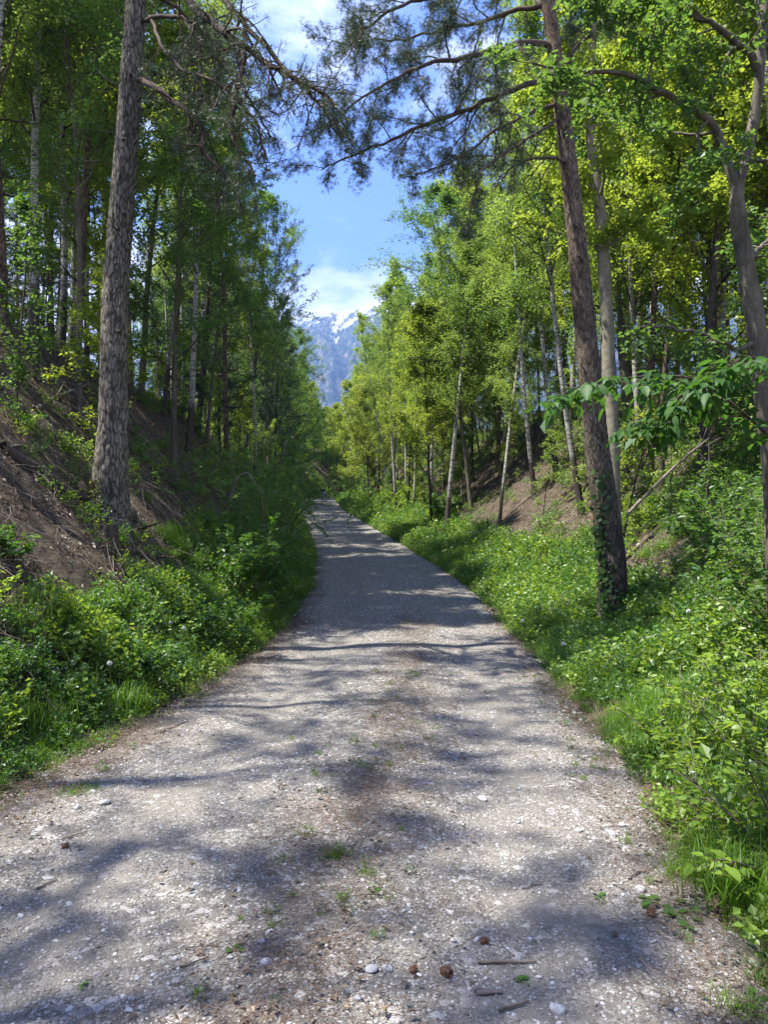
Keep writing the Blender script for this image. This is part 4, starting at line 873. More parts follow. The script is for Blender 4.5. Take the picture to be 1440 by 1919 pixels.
for m_, r0 in zip(main, (.013, .009, .007)):
    P = curve([rel(at(*p), b) for p in m_], 60); g = Geo(); tube(g, P, np.linspace(r0, .0025, 60), 6); link('branch', g.mesh('bough', BARK_DARK), bo)
    g = Geo()
    for k in range(6, 60, 2):
        for sgn in (-1, 1):
            t = unit(P[min(k + 1, 59)] - P[k - 1]); sd = unit(np.cross(t, [0, 0, 1])) * sgn; d = unit(t * .7 + sd * .9 + rng.normal(0, .15, 3))
            Q = grow(P[k], d, .26 * rng.uniform(.5, 1.2), 3, .14, -.45, rng); tube(g, Q, np.linspace(.003, .0015, 4), 3, cap=False)
            for q in range(1, 4):
                for s2 in (-1, 1) if q < 3 else (0,):
                    dd = unit(Q[q] - Q[q - 1]); sx = unit(np.cross(dd, [0, 0, 1])) * s2
                    lp.append(Q[q]); la.append(dd * .6 + sx * .8 + [0, 0, -.35] + rng.normal(0, .15, 3)); ln_.append(np.array([0, 0, 1.0]) + rng.normal(0, .28, 3))
    link('twig', g.mesh('twigs', BARK_DARK), bo, kind='stuff')
lp, la, ln_ = map(np.array, (lp, la, ln_)); sel = rng.permutation(len(lp))
leaf_objects(bo, lp[sel[:295]], la[sel[:295]], ln_[sel[:295]], .088, DLEAF, rng, .2)
g = Geo(); r_ = sel[295:]; leaf_quads(g, lp[r_], .082, .046, rng, axis=la[r_]); link('foliage', g.mesh('bough_foliage', LEAF_BOUGH, smooth=False), bo, kind='stuff')

# ------------------------------------------------------------------ shrubs
def shrub(x, y, r, h, label, n_obj, n_fol, size, meshes, leafm, seed, nstem=9, arch=.5, group=None, name='shrub', elong=1.0):
    rng = np.random.default_rng(seed); z = float(H(x, y)) - .05; e = empty(name, (x, y, z), label=label, cat='shrub', group=group); S = []
    for i in range(nstem):
        az = i * 2.4 + rng.normal(0, .3); q = math.sqrt((i + .6) / nstem); p0 = (math.cos(az) * r * .25 * q, math.sin(az) * r * .25 * q * elong, 0)
        d = np.array([math.cos(az) * q * .9, math.sin(az) * q * .9 * elong, 1.1]); ln = h * rng.uniform(.75, 1.15) * (1 + .25 * q)
        P = grow(p0, d, ln, 7, .10, -arch * q * 1.2, rng); g = Geo(); tube(g, P, np.linspace(.007, .0025, 8), 5, cap=False); sub = []
        for j in range(7):
            u = .25 + .75 * (j + rng.random()) / 7; k = min(int(u * 7), 6); t = unit(P[k + 1] - P[k]); d2 = unit(t * .5 + rng.normal(0, .7, 3) + [0, 0, .15])
            Q = grow(P[k], d2, ln * .35 * rng.uniform(.5, 1.2), 7, .12, -.2, rng); tube(g, Q, np.linspace(.0035, .0018, 8), 3, cap=False); sub.append(Q)
        S += sub + [P]; link('stem', g.mesh('shrub_stem', TWIG), e)
    P_, D_ = place_anchor_points(S, n_obj + n_fol, rng, .25, .012); n = len(P_)
    sd = unit(np.cross(D_, [0, 0, 1.0])) * np.where(rng.random(n) < .5, -1, 1)[:, None]; ax = D_ * .5 + sd * .9 + rng.normal(0, .25, (n, 3)) + [0, 0, -.15]; nr = np.array([0, 0, 1.0]) + rng.normal(0, .35, (n, 3))
    if n_obj:
        # the leaves nearest the path are the ones that show singly
        W = P_ + [x, y, z]; o = np.argsort(np.linalg.norm(W - CAM, axis=1) - .25 * P_[:, 2]); o = np.concatenate([o[:n_obj * 2:2], o[1:n_obj * 2:2], o[n_obj * 2:]])
        leaf_objects(e, P_[o[:n_obj]], ax[o[:n_obj]], nr[o[:n_obj]], size, meshes, rng)
        P_, ax = P_[o[n_obj:]], ax[o[n_obj:]]
    if len(P_):
        g = Geo(); leaf_quads(g, P_, size * .95, size * .58, rng, axis=ax); link('foliage', g.mesh('shrub_foliage', leafm, smooth=False), e, kind='stuff')
    return e
shrub(1.92, 3.45, .5, .60, 'bright green leafy shrub at the lower right, leaning over the gravel edge', 290, 500, .062, SLEAF, SHRUB, 1, 11)
shrub(2.40, 4.3, .65, .70, 'sunlit yellow green shrub behind the nearest shrub on the right verge', 290, 900, .060, SLEAF, SHRUB, 2, 12)
shrub(2.05, 5.0, .5, .42, 'small bright shrub in the grass where the right verge widens', 250, 500, .052, SLEAF, SHRUB, 3, 9)
shrub(2.95, 5.7, .8, .70, 'taller sunlit shrub by the right edge behind the yellow green one', 220, 1200, .058, SLEAF, SHRUB, 4, 12)
shrub(4.5, 8.4, 1.1, 1.5, 'dark spreading shrub below the forked hornbeam on the right', 290, 2400, .075, DLEAF, LEAF_DEEP, 5, 16)
shrub(3.9, 7.2, .8, 1.0, 'dark bush with broad leaves at the right edge above the bright shrubs', 280, 1400, .075, DLEAF, LEAF_DEEP, 6, 12)
shrub(4.9, 10.6, 1.0, 1.2, 'low hornbeam bush between the ivy clad pine and the dark spreading shrub', 0, 2600, .075, DLEAF, LEAF_DEEP, 7, 12)
shrub(-2.55, 7.6, .6, .42, 'bushy bramble mound left of the track, before the grass tuft', 290, 1500, .050, DLEAF, HERB, 8, 12)
shrub(-3.7, 7.2, .4, .3, 'leafy bush on the lower left bank at the picture edge', 200, 700, .05, DLEAF, HERB, 9, 12)
shrub(-2.35, 10.2, .7, .80, 'shrub with pale tipped top leaves halfway along the left verge', 160, 2200, .07, DLEAF, HERB, 10, 13)
SHR = [(-3.0, 15.5, 1.2, 2.3), (-3.5, 19.5, 1.3, 2.7), (-3.5, 23.5, 1.2, 2.1), (-4.6, 27, 1.2, 2.2), (-5.2, 33, 1.3, 2.0), (-2.6, 13.0, .9, 1.3)]
for i, (x, y, r, h) in enumerate(SHR):
    shrub(x, y, r, h, ('broad green bush on the left verge, nearest of the tall ones', 'tall dense bush on the left verge under the dead arching stem', 'rounded bush behind the tall dense one on the left verge',
      'bush at the foot of the thin white birches', 'far bush on the left verge where the track narrows', 'low bush in front of the tall bushes on the left verge')[i], 0, 5200, .075, None, HERB if i % 2 else LEAF_DEEP, 20 + i, 16, .3)
for i, (x, y, r, h) in enumerate([(-1.6, 58, 1.8, 2.6), (-.6, 50, 1.6, 2.0), (-3.2, 76, 1.7, 2.4), (.8, 42, 1.5, 1.6), (1.9, 34, 1.3, 1.3)]):
    shrub(x + .9, y, r, h, ('round bush at the right side of the far track, tallest of its row', 'bush in front of the tallest far right one', 'farthest round bush near the walker, right of the track', 'low wide bush on the right verge before the far ones', 'low bush on the right verge under the dark leaning tree')[i], 0, 3000, .12, None, SHRUB if i % 2 else HERB, 40 + i, 14, .3)
for i, (x, y, r, h) in enumerate([(-9.0, 60, 1.6, 2.2), (-10.8, 74, 1.7, 2.2), (-12.3, 90, 1.8, 2.4), (-7.6, 50, 1.5, 2.2)]):
    shrub(x, y, r, h, ('far left verge bush, second before the walker', 'far left verge bush just before the walker', 'bush beside the walker left of the track end', 'first of the far left verge bushes')[i], 0, 2600, .13, None, HERB, 50 + i, 14, .3)

# ------------------------------------------------------------------ ground cover, litter and gravel: masses nobody could count
def slope_euler(x, y, yaw):
    e = .15; nx = -(H(x + e, y) - H(x - e, y)) / (2 * e); ny = -(H(x, y + e) - H(x, y - e)) / (2 * e)
    out = np.zeros((len(x), 3)); nl = np.sqrt(nx ** 2 + ny ** 2 + 1)
    # rotate z to normal after yaw: XYZ euler approx via matrices
    for i in range(len(x)):
        q = Vector((nx[i] / nl[i], ny[i] / nl[i], 1 / nl[i])).to_track_quat('Z', 'Y'); out[i] = (q.to_matrix() @ Matrix.Rotation(yaw[i], 3, 'Z')).to_euler()
    return out
def scatter(name, label, protos, P, R, S, I):
    coll = bpy.data.collections.new(name + '_kit')
    for i, m in enumerate(protos): coll.objects.link(bpy.data.objects.new('%s_%02d' % (name, i), m))
    me = bpy.data.meshes.new(name); me.vertices.add(len(P)); me.vertices.foreach_set('co', np.asarray(P, np.float32).ravel())
    a = me.attributes.new('rot', 'FLOAT_VECTOR', 'POINT'); a.data.foreach_set('vector', np.asarray(R, np.float32).ravel())
    a = me.attributes.new('scl', 'FLOAT_VECTOR', 'POINT'); S = np.asarray(S, np.float32); S = S if S.ndim == 2 else np.repeat(S[:, None], 3, 1); a.data.foreach_set('vector', S.ravel())
    a = me.attributes.new('idx', 'INT', 'POINT'); a.data.foreach_set('value', np.asarray(I, np.int32))
    o = link(name, me, None, label=label, kind='stuff')
    ng = bpy.data.node_groups.new(name, 'GeometryNodeTree'); ng.interface.new_socket('Geometry', in_out='INPUT', socket_type='NodeSocketGeometry'); ng.interface.new_socket('Geometry', in_out='OUTPUT', socket_type='NodeSocketGeometry')
    gi = ng.nodes.new('NodeGroupInput'); go = ng.nodes.new('NodeGroupOutput'); ip = ng.nodes.new('GeometryNodeInstanceOnPoints'); ci = ng.nodes.new('GeometryNodeCollectionInfo')
    ci.inputs['Collection'].default_value = coll; ci.inputs['Separate Children'].default_value = True; ci.inputs['Reset Children'].default_value = True
    ip.inputs['Pick Instance'].default_value = True
    for nm, ty, so_ in (('rot', 'FLOAT_VECTOR', 'Rotation'), ('scl', 'FLOAT_VECTOR', 'Scale'), ('idx', 'INT', 'Instance Index')):
        at_ = ng.nodes.new('GeometryNodeInputNamedAttribute'); at_.data_type = ty; at_.inputs[0].default_value = nm
        ng.links.new([s for s in at_.outputs if s.enabled and s.name == 'Attribute'][0], ip.inputs[so_])
    ng.links.new(gi.outputs[0], ip.inputs['Points']); ng.links.new(ci.outputs[0], ip.inputs['Instance']); ng.links.new(ip.outputs[0], go.inputs[0])
    md = o.modifiers.new('scatter', 'NODES'); md.node_group = ng; return o
def herb(seed, n, r, h, LL, LW, m, upright=.3):
    rng = np.random.default_rng(seed); g = Geo(); S = []
    for i in range(9):
        az = i * 2.4; P = grow((math.cos(az) * r * .3, math.sin(az) * r * .3, 0), (math.cos(az) * (1 - upright), math.sin(az) * (1 - upright), .9), h * rng.uniform(.7, 1.2), 7, .12, -.3, rng)
        tube(g, P, np.linspace(.0025, .0012, 8), 3, cap=False, mat=1); S.append(P)
    P, D = place_anchor_points(S, n, rng, .25, .025); leaf_quads(g, P, LL, LW, rng, axis=unit(D * .4 + rng.normal(0, .7, P.shape) * [1, 1, .35]), tint=np.clip(rng.normal(.5, .25, n), 0, 1)); return g.mesh('herb', [m, STEM], smooth=False)
def tuft(seed, n, r, L_, W, lean, m=None):
    rng = np.random.default_rng(seed); g = Geo(); P = np.concatenate([rng.normal(0, r, (n, 2)), np.zeros((n, 1))], 1); blades(g, P, L_, W, rng, lean); return g.mesh('tuft', m or GRASS)
def rosette(seed, m):
    rng = np.random.default_rng(seed); g = Geo(); n = 14; az = np.arange(n) * 2.4; ax = np.stack([np.cos(az), np.sin(az), .25 + rng.random(n) * .7], 1); leaf_quads(g, np.zeros((n, 3)), .14, .045, rng, axis=ax); return g.mesh('rosette', m, smooth=False)
HP = [herb(1, 120, .22, .26, .042, .032, HERB), herb(2, 90, .18, .38, .055, .034, HERB, .6), herb(3, 140, .25, .20, .032, .026, HERB), herb(4, 80, .2, .34, .06, .045, SHRUB, .5),
      tuft(5, 110, .07, .30, .0055, .55), tuft(6, 90, .09, .20, .005, .8), rosette(7, HERB), herb(8, 110, .2, .45, .045, .022, HERB, .75), tuft(9, 46, .08, .34, .0035, .5, simple('straw', (.34, .27, .15), .9, .25, 9))]
def cover(side, n, y0, y1, t0, t1, weights, s0, s1, rng, patch=.0, tpow=1.0, ypow=1.0, yscale=0.0):
    y = y0 + (y1 - y0) * rng.random(n) ** ypow; t = t0 + (t1 - t0) * rng.random(n) ** tpow
    x = XL(y) - t if side == 'L' else XR(y) + t
    k = (fbm(x * .8 + 3, y * .8, 3, 51) > patch) & (np.abs(x) < .62 * y + 1.5); x, y, t = x[k], y[k], t[k]; n = len(x)
    w = np.array(weights, float); I = rng.choice(len(w), n, p=w / w.sum())
    pn = fbm(x * .9 + 40, y * .9, 3, 57); gsel = (pn > .57) & (rng.random(n) < .85) & (y < 40) & (t < 2.2); I = np.where(gsel, rng.choice([4, 5, 8], n, p=[.5, .42, .08]), I)
    p2 = fbm(x * .7 + 90, y * .7, 3, 58); I = np.where((~gsel) & (p2 > .6) & (rng.random(n) < .7), rng.choice([1, 3, 7], n, p=[.3, .5, .2]), I)
    ramp_ = .55 + .45 * sm(0, .5, t)
    S = rng.uniform(s0, s1, n) * ramp_ * (1 + yscale * np.clip(y - 12, 0, 60) / 30)
    return np.stack([x, y, H(x, y) - .01], 1), np.stack([rng.normal(0, .12, n), rng.normal(0, .12, n), rng.uniform(0, 6.28, n)], 1), S, I
rng = np.random.default_rng(77)
parts = [
 cover('L', 1500, 2.4, 13, -.02, 1.25, [4, 1.5, 5, .5, 1.6, 1.4, .6, 1.2], .5, 1.0, rng, .28, .9),
 cover('L', 1000, 3, 18, 1.1, 4.5, [3, 1, 3, .3, .6, .6, .3, .5], .4, .8, rng, .54, 1.5),
 cover('L', 2400, 12, 40, 0, 1.9, [3, 3, 3, 1, .6, .6, .2, 3], .7, 1.2, rng, .2, 1, 1, .5),
 cover('L', 3600, 38, 112, .1, 2.8, [3, 3, 1, 1, .2, .2, .1, 3], 1.0, 1.7, rng, .15, 1, 1, .12),
 cover('L', 1500, 10, 60, 2.5, 9, [3, 2, 3, 1, .4, .4, .2, 1], .6, 1.2, rng, .55, 1, 1, .4),
 cover('R', 2300, 1.8, 13, 0, 2.0, [2, 1.5, 3, 1, 4.5, 4, .4, .8], .55, 1.05, rng, .15, .9),
 cover('R', 1500, 6, 18, 1.8, 5.5, [3, 2, 3, .6, 1.5, 1.5, .3, 1], .7, 1.1, rng, .36, 1.1),
 cover('R', 3000, 12, 42, 0, 2.3, [3, 3, 3, 3, 1.5, 1, .2, 3], .8, 1.35, rng, .12, 1, 1, .4),
 cover('R', 3400, 40, 112, 0, 2.6, [2, 3, 1, 3, .4, .2, .1, 3], 1.0, 1.7, rng, .12, 1, 1, .15),
 cover('R', 1600, 10, 60, 2.2, 9, [3, 2, 3, 2, .4, .4, .2, 1], .6, 1.2, rng, .52, 1, 1, .4)]
ey = rng.uniform(107, 150, 4200); ex = rng.uniform(-26, 8, 4200); k_ = ((ex < XL(ey) - .4) | (ex > XR(ey) + .4)) & (fbm(ex * .3, ey * .3, 3, 61) > .40); ex, ey = ex[k_], ey[k_]
parts.append((np.stack([ex, ey, H(ex, ey) - .02], 1), np.stack([0 * ex, 0 * ex, rng.uniform(0, 6.28, len(ex))], 1), rng.uniform(1.6, 3.4, len(ex)), rng.choice([0, 1, 3, 7], len(ex))))
P, R, S, I = [np.concatenate(a) for a in zip(*parts)]
scatter('undergrowth', 'green herbs, brambles and grass covering both verges', HP, P, R, S, I)
# sparse tiny weeds in the gravel
n = 130; y = rng.uniform(2.3, 9, n); u = np.where(rng.random(n) < .55, rng.normal(.1, .12, n), rng.choice([-.92, .9], n) + rng.normal(0, .05, n)); x = (XL(y) + XR(y)) / 2 + u * (XR(y) - XL(y)) / 2
TW = [tuft(61, 26, .018, .055, .003, .9), herb(62, 26, .05, .04, .02, .014, HERB, .1)]
scatter('track_weeds', 'tiny weeds and grass sprouting from the gravel', TW, np.stack([x, y, road_z(x, y) + .01], 1), np.stack([0 * x, 0 * x, rng.uniform(0, 6.28, n)], 1), rng.uniform(.4, 1.1, n), rng.integers(0, 2, n))
# litter
def litter_leaf(seed, n, r, L_):
    rng = np.random.default_rng(seed); g = Geo(); P = np.concatenate([rng.normal(0, r, (n, 2)), rng.random((n, 1)) * .03], 1); az = rng.uniform(0, 6.28, n); leaf_quads(g, P, L_, L_ * .6, rng, axis=np.stack([np.cos(az), np.sin(az), rng.normal(0, .25, n)], 1), fold=.2); return g.mesh('dead_leaves', DRYLEAF, smooth=False)
def litter_twigs(seed, n, r, L_, m, w=.003):
    rng = np.random.default_rng(seed); g = Geo()
    for i in range(n):
        az = rng.uniform(0, 6.28); p = np.array([rng.normal(0, r), rng.normal(0, r), .005 + rng.random() * .05]); tube(g, grow(p, (math.cos(az), math.sin(az), rng.normal(0, .15)), L_ * rng.uniform(.4, 1.3), 4, .12, 0, rng), np.linspace(w, w * .4, 5), 3, cap=False)
    return g.mesh('twigs', m)
LP = [litter_leaf(1, 26, .2, .055), litter_leaf(2, 34, .25, .045), litter_twigs(3, 14, .22, .35, TWIG), litter_twigs(4, 12, .22, .45, TWIG_P, .0028), litter_twigs(5, 5, .3, .9, TWIG, .007)]
n = 9000; y = 5 + 60 * rng.random(n) ** 1.6; sd = rng.random(n) < .5; t = .9 + 10 * rng.random(n) ** 1.2; x = np.where(sd, XL(y) - t, XR(y) + t + .9); k = np.abs(x) < .62 * y + 2; x, y = x[k], y[k]; n = len(x)
scatter('forest_litter', 'dead leaves and fallen twigs covering the brown banks', LP, np.stack([x, y, H(x, y)], 1), slope_euler(x, y, rng.uniform(0, 6.28, n)), rng.uniform(.7, 1.4, n), rng.choice(5, n, p=[.28, .26, .2, .16, .10]))
NP = [litter_twigs(13, 22, .06, .05, simple('pine_needle_litter', (.17, .118, .082), .9, .4, 30), .0011), litter_leaf(14, 5, .06, .028), litter_twigs(15, 3, .05, .09, TWIG, .0022)]
n = 2600; y = 2.2 + 12 * rng.random(n) ** 1.5; u = np.where(rng.random(n) < .45, rng.normal(.16, .12, n), np.where(rng.random(n) < .6, -1 + np.abs(rng.normal(0, .16, n)), 1 - np.abs(rng.normal(0, .1, n)))); x = (XL(y) + XR(y)) / 2 + u * (XR(y) - XL(y)) / 2
k = np.abs(x) < .62 * y + .8; x, y = x[k], y[k]; n = len(x)
scatter('needle_litter', 'brown needles and bits of twig lying on the gravel', NP, np.stack([x, y, road_z(x, y) + .016], 1), np.stack([0 * x, 0 * x, rng.uniform(0, 6.28, n)], 1), rng.uniform(.6, 1.3, n), rng.choice(3, n, p=[.7, .18, .12]))
# gravel
import bmesh
def stone_mesh(name, seed, m, sub=1, flat=.6, jit=.22):
    rng = np.random.default_rng(seed); bm = bmesh.new(); bmesh.ops.create_icosphere(bm, subdivisions=sub, radius=.5)
    ax = rng.uniform(.75, 1.25, 3); ax[2] *= flat; pl = unit(rng.normal(0, 1, (7, 3)))
    for v in bm.verts:
        c = np.array(v.co)
        for p in pl:
            d = c @ p
            if d > .36: c = c - p * (d - .36) * .85
        c = c * (1 + (rng.random() - .5) * jit) * ax; v.co = c
    me = bpy.data.meshes.new(name); bm.to_mesh(me); bm.free(); me.materials.append(m)
    a = me.attributes.new('tint', 'FLOAT', 'FACE'); return me
GP = [stone_mesh('gravel_piece', 300 + i, STONE, 1, .6) for i in range(6)]
def gravel(n, y0, y1, ypow, smin_, smax_, rng, sp=2.5):
    y = y0 + (y1 - y0) * rng.random(n) ** ypow; u = rng.uniform(-1.0, 1.0, n); x = (XL(y) + XR(y)) / 2 + u * (XR(y) - XL(y)) / 2
    k = (np.abs(x) < .56 * y + .3) & (fbm(x * 2.2, y * 2.2, 3, 91) + .25 * rng.random(n) - .16 * (np.exp(-((u + .42) / .17) ** 2) + np.exp(-((u - .62) / .13) ** 2)) > .40); x, y = x[k], y[k]
    S = smin_ + (smax_ - smin_) * rng.random(len(x)) ** sp
    return np.stack([x, y, road_z(x, y) + .012 + S * .08], 1), rng.uniform(-.35, .35, (len(x), 3)) + np.stack([0 * x, 0 * x, rng.uniform(0, 6.28, len(x))], 1), S, rng.integers(0, 6, len(x))
parts = [gravel(64000, 2.0, 5.5, 1.0, .0045, .020, rng, 3.6), gravel(30000, 5, 13, 1.2, .009, .026, rng, 3), gravel(14000, 12, 36, 1.2, .02, .05, rng, 3), gravel(5000, 34, 105, 1.1, .04, .10, rng, 3)]
P, R, S, I = [np.concatenate(a) for a in zip(*parts)]
scatter('gravel', 'loose grey and white gravel spread over the track', GP, P, R, S, I)

# ------------------------------------------------------------------ single stones, sticks, cones, weeds
SM = [stone_mesh('stone', 400 + i, STONE_PALE, 2, .6, .08) for i in range(6)]; SG = stone_mesh('stone_grey', 420, simple('grey_stone', (.25, .255, .27), .85, .3, 30), 2, .5, .06)
def on_road(px, py):
    ds = np.linspace(1.5, 30, 6000); P = CAM + ds[:, None] * (F_ + (px - 720) / FPX * R_ + (959.5 - py) / FPX * U_); z = ground(P[:, 0], P[:, 1]); k = np.nonzero(P[:, 2] < z + .012)[0][0]; return P[k, 0], P[k, 1], float(z[k]) + .012, ds[k]
def stone(px, py, w, label, me=None, group=None, name='stone'):
    x, y, z, d = on_road(px, py); s = w / FPX * d; o = link(name, me or random.choice(SM), None, label=label, cat='stone', group=group); o.location = (x, y, z + s * .14); o.scale = (s, s, s * random.uniform(.8, 1.1)); o.rotation_euler = (random.uniform(-.2, .2), random.uniform(-.2, .2), random.uniform(0, 6)); return o
for px, py, w, lab in ((1145, 1565, 24, 'chunky white stone, largest of three at the right side of the track'), (1085, 1558, 16, 'white stone left of the chunky white one on the track'), (1168, 1548, 16, 'greyish stone right behind the chunky white stone'),
    (1202, 1670, 22, 'pale rounded stone by the weeds at the lower right edge'), (1045, 1896, 32, 'flat white stone half sunk at the bottom of the track'), (906, 1500, 22, 'flat pale stone on the sunny gravel right of the middle'),
    (788, 1592, 14, 'small white stone right of the grass tuft in mid track'), (712, 1756, 18, 'pale flat stone in the middle of the near track'), (256, 1836, 14, 'white pebble near the bottom left of the track'), (264, 1891, 14, 'white oval pebble at the lower left near the bottom'),
    (173, 1485, 13, 'white pebble beside the low weed patch on the left'), (195, 1507, 22, 'grey stone just below the weed patch on the left'), (143, 1516, 15, 'greyish stone below the weed patch, left of the larger one'), (38, 1718, 14, 'whitish stone at the far left of the near track'),
    (432, 1797, 14, 'grey blue pebble right of the clover leaf weed'), (498, 1808, 24, 'grey angular stone left of the striped stone'), (368, 1660, 13, 'bluish pebble in the shaded near track'), (912, 1745, 13, 'white oval pebble below the track middle'),
    (881, 1856, 12, 'small white pebble beside the pine cone and stick'), (1075, 1448, 12, 'bluish grey pebble on the shaded right side'), (974, 1480, 9, 'single pale pebble near the bluish one')):
    stone(px, py, w, lab)
stone(697, 1820, 22, 'dark grey striped stone standing at the bottom middle', SG)
stone(725, 1818, 22, 'light grey angular stone beside the striped one')
for i in range(110):
    y = 2.3 + 7 * random.random() ** 1.5; u = random.uniform(-.97, .97); x = float((XL(y) + XR(y)) / 2 + u * (XR(y) - XL(y)) / 2)
    if abs(x) > .5 * y: continue
    s = random.uniform(.018, .034); o = link('stone', random.choice(SM), None, label='loose pale pebble lying in the gravel of the near track', cat='stone', group='loose pebbles on the near track')
    o.location = (x, y, float(road_z(x, y)) + .012 + s * .12); o.scale = (s, s * random.uniform(.7, 1), s * .8); o.rotation_euler = (random.uniform(-.3, .3), random.uniform(-.3, .3), random.uniform(0, 6))
def stick(a, b_, w, label, m=TWIG, name='stick', bend=.01, lift=.008, forks=0):
    p = np.array(on_road(*a)[:3]); q = np.array(on_road(*b_)[:3]); p[2] += lift; q[2] += lift; n = 9; P = p + (q - p) * np.linspace(0, 1, n)[:, None]; P += np.random.default_rng(int(a[0])).normal(0, bend, P.shape) * [1, 1, .2] * np.linalg.norm(q - p)
    P[:, 2] = np.maximum(P[:, 2], ground(P[:, 0], P[:, 1]) + .012 + w * .5)
    g = Geo(); r = np.linspace(w, w * .55, n); tube(g, P - p, r, 6)
    for k in range(forks):
        j = 3 + 2 * k; tube(g, np.array([P[j] - p, P[j] - p + (q - p) * .2 + [.02, .03, .01]]), [w * .5, w * .25], 4)
    o = link(name, g.mesh(name, m), None, label=label, cat='stick'); o.location = p; return o
stick((897, 1808), (1005, 1806), .006, 'thin straight dark stick lying across the near gravel'); stick((893, 1866), (941, 1863), .010, 'short thick grey piece of broken branch on the near gravel', WOOD)
stick((936, 1898), (992, 1882), .005, 'thin curved twig at the bottom of the track, right of the middle', bend=.03); stick((338, 1818), (388, 1798), .004, 'thin dark twig on the lower left of the track', bend=.03)
stick((116, 1576), (163, 1560), .004, 'thin dark twig near the left side of the track', bend=.03); stick((70, 1668), (105, 1652), .005, 'dark twig at the left edge of the near track', bend=.03)
stick((980, 1670), (1020, 1655), .003, 'thin crooked twig right of the middle of the track', bend=.05, forks=1); stick((1175, 1650), (1235, 1628), .005, 'dark crooked twig beside the weeds on the right edge', bend=.05, forks=1)
stick((1150, 1585), (1170, 1612), .0025, 'pale straw lying below the chunky white stone', TWIG_P); stick((1260, 1390 + 155), (1340, 1545), .003, 'long pale straw beside the right grass tuft', TWIG_P)
stick((262, 1390), (300, 1402), .004, 'short twig at the left border of the track', bend=.03); stick((300, 1375), (350, 1352), .006, 'brown stick on the litter of the left border', bend=.03)
def cone(px, py, label, s=.05, rz=0):
    x, y, z, d = on_road(px, py); e = empty('pine_cone', (x, y, z + s * .32), (1.3, 0, rz), label=label, cat='pine cone'); CM = simple('cone_scale', (.16, .085, .05), .8, .35, 60)
    g = Geo(); tube(g, curve([(0, 0, -s * .5), (0, 0, 0), (0, 0, s * .5)], 7), np.array([.1, .3, .36, .34, .28, .18, .05]) * s, 8); link('core', g.mesh('cone_core', CM), e)
    gs = Geo(); gs.add([(0, 0, 0), (.010, .007, .004), (.016, 0, .0015), (.010, -.007, .004), (.009, 0, .0075)], np.array([(0, 1, 4), (1, 2, 4), (2, 3, 4), (3, 0, 4), (0, 3, 2), (0, 2, 1)])); me = gs.mesh('cone_scale', CM, smooth=False)
    for i in range(54):
        v = i / 54; a = i * 2.4; r = s * .34 * math.sin(PI * (.12 + .8 * v)) ** .7; o = link('scale', me, e); o.location = (math.cos(a) * r * .75, math.sin(a) * r * .75, s * (v - .5) * .95); o.rotation_euler = (0, -.5 + .6 * (1 - v), a); o.scale = (s / .05 * .8,) * 3
    return e
cone(837, 1830, 'reddish brown pine cone lying at the bottom of the track', .046, .6); cone(908, 1770, 'dark closed pine cone above the thin straight stick', .034, 1.2); cone(775, 1822, 'small blackish pine cone left of the reddish one', .030, 2.0); cone(1222, 1716, 'pale orange brown pine cone near the lower right weeds', .042, 2.6)
cone(122, 1590, 'brown pine cone at the left side of the near track', .036, 1.9)
# weeds one can point at
def tuft_thing(px, py, s, label, n=90, L_=.12, W=.004, lean=.8, name='grass_tuft', seed=0, cat='grass tuft'):
    x, y, z, d = on_road(px, py); rng = np.random.default_rng(seed); g = Geo(); P = np.concatenate([rng.normal(0, s, (n, 2)), np.zeros((n, 1))], 1); blades(g, P, L_, W, rng, lean)
    o = link(name, g.mesh(name, GRASS), None, label=label, cat=cat); o.location = (x, y, z - .01); return o
tuft_thing(630, 1606, .028, 'dark grass tuft growing in the middle of the near track', 110, .10, .0035, 1.2, seed=1); tuft_thing(684, 1640, .02, 'thin brownish grass tuft right of the dark one', 40, .07, .003, 1.2, seed=2)
tuft_thing(530, 1612, .03, 'small flat grass patch left of the dark tuft', 40, .06, .003, 1.2, seed=3); tuft_thing(228, 1335, .11, 'tall fresh grass tuft hanging over the left edge of the track', 420, .36, .006, .8, seed=4)
tuft_thing(1245, 1515, .03, 'dark grass tuft beside the gravel, right of the three white stones', 150, .15, .004, .9, seed=5); tuft_thing(1280, 1640, .05, 'wide grass tuft among the weeds at the lower right edge', 160, .12, .004, 1.1, seed=6)
tuft_thing(150, 1478, .07, 'low feathery weed patch at the left side of the track', 260, .05, .0045, 1.6, seed=7); tuft_thing(1420, 1690, .12, 'long grass at the lower right border below the bright shrub', 420, .34, .006, .8, seed=8)
tuft_thing(1400, 1900, .05, 'short yellowish grass at the bottom right corner', 120, .08, .004, 1.0, seed=9); tuft_thing(677, 1435, .03, 'small dark tuft in the sunny part of the track', 60, .06, .003, 1.2, seed=10)
BROAD = [leaf_mesh('broad_leaf', HERB, .38, .1, .12, .04, 5), leaf_mesh('broad_leaf', HERB, .42, .2, .05, .04, 6)]
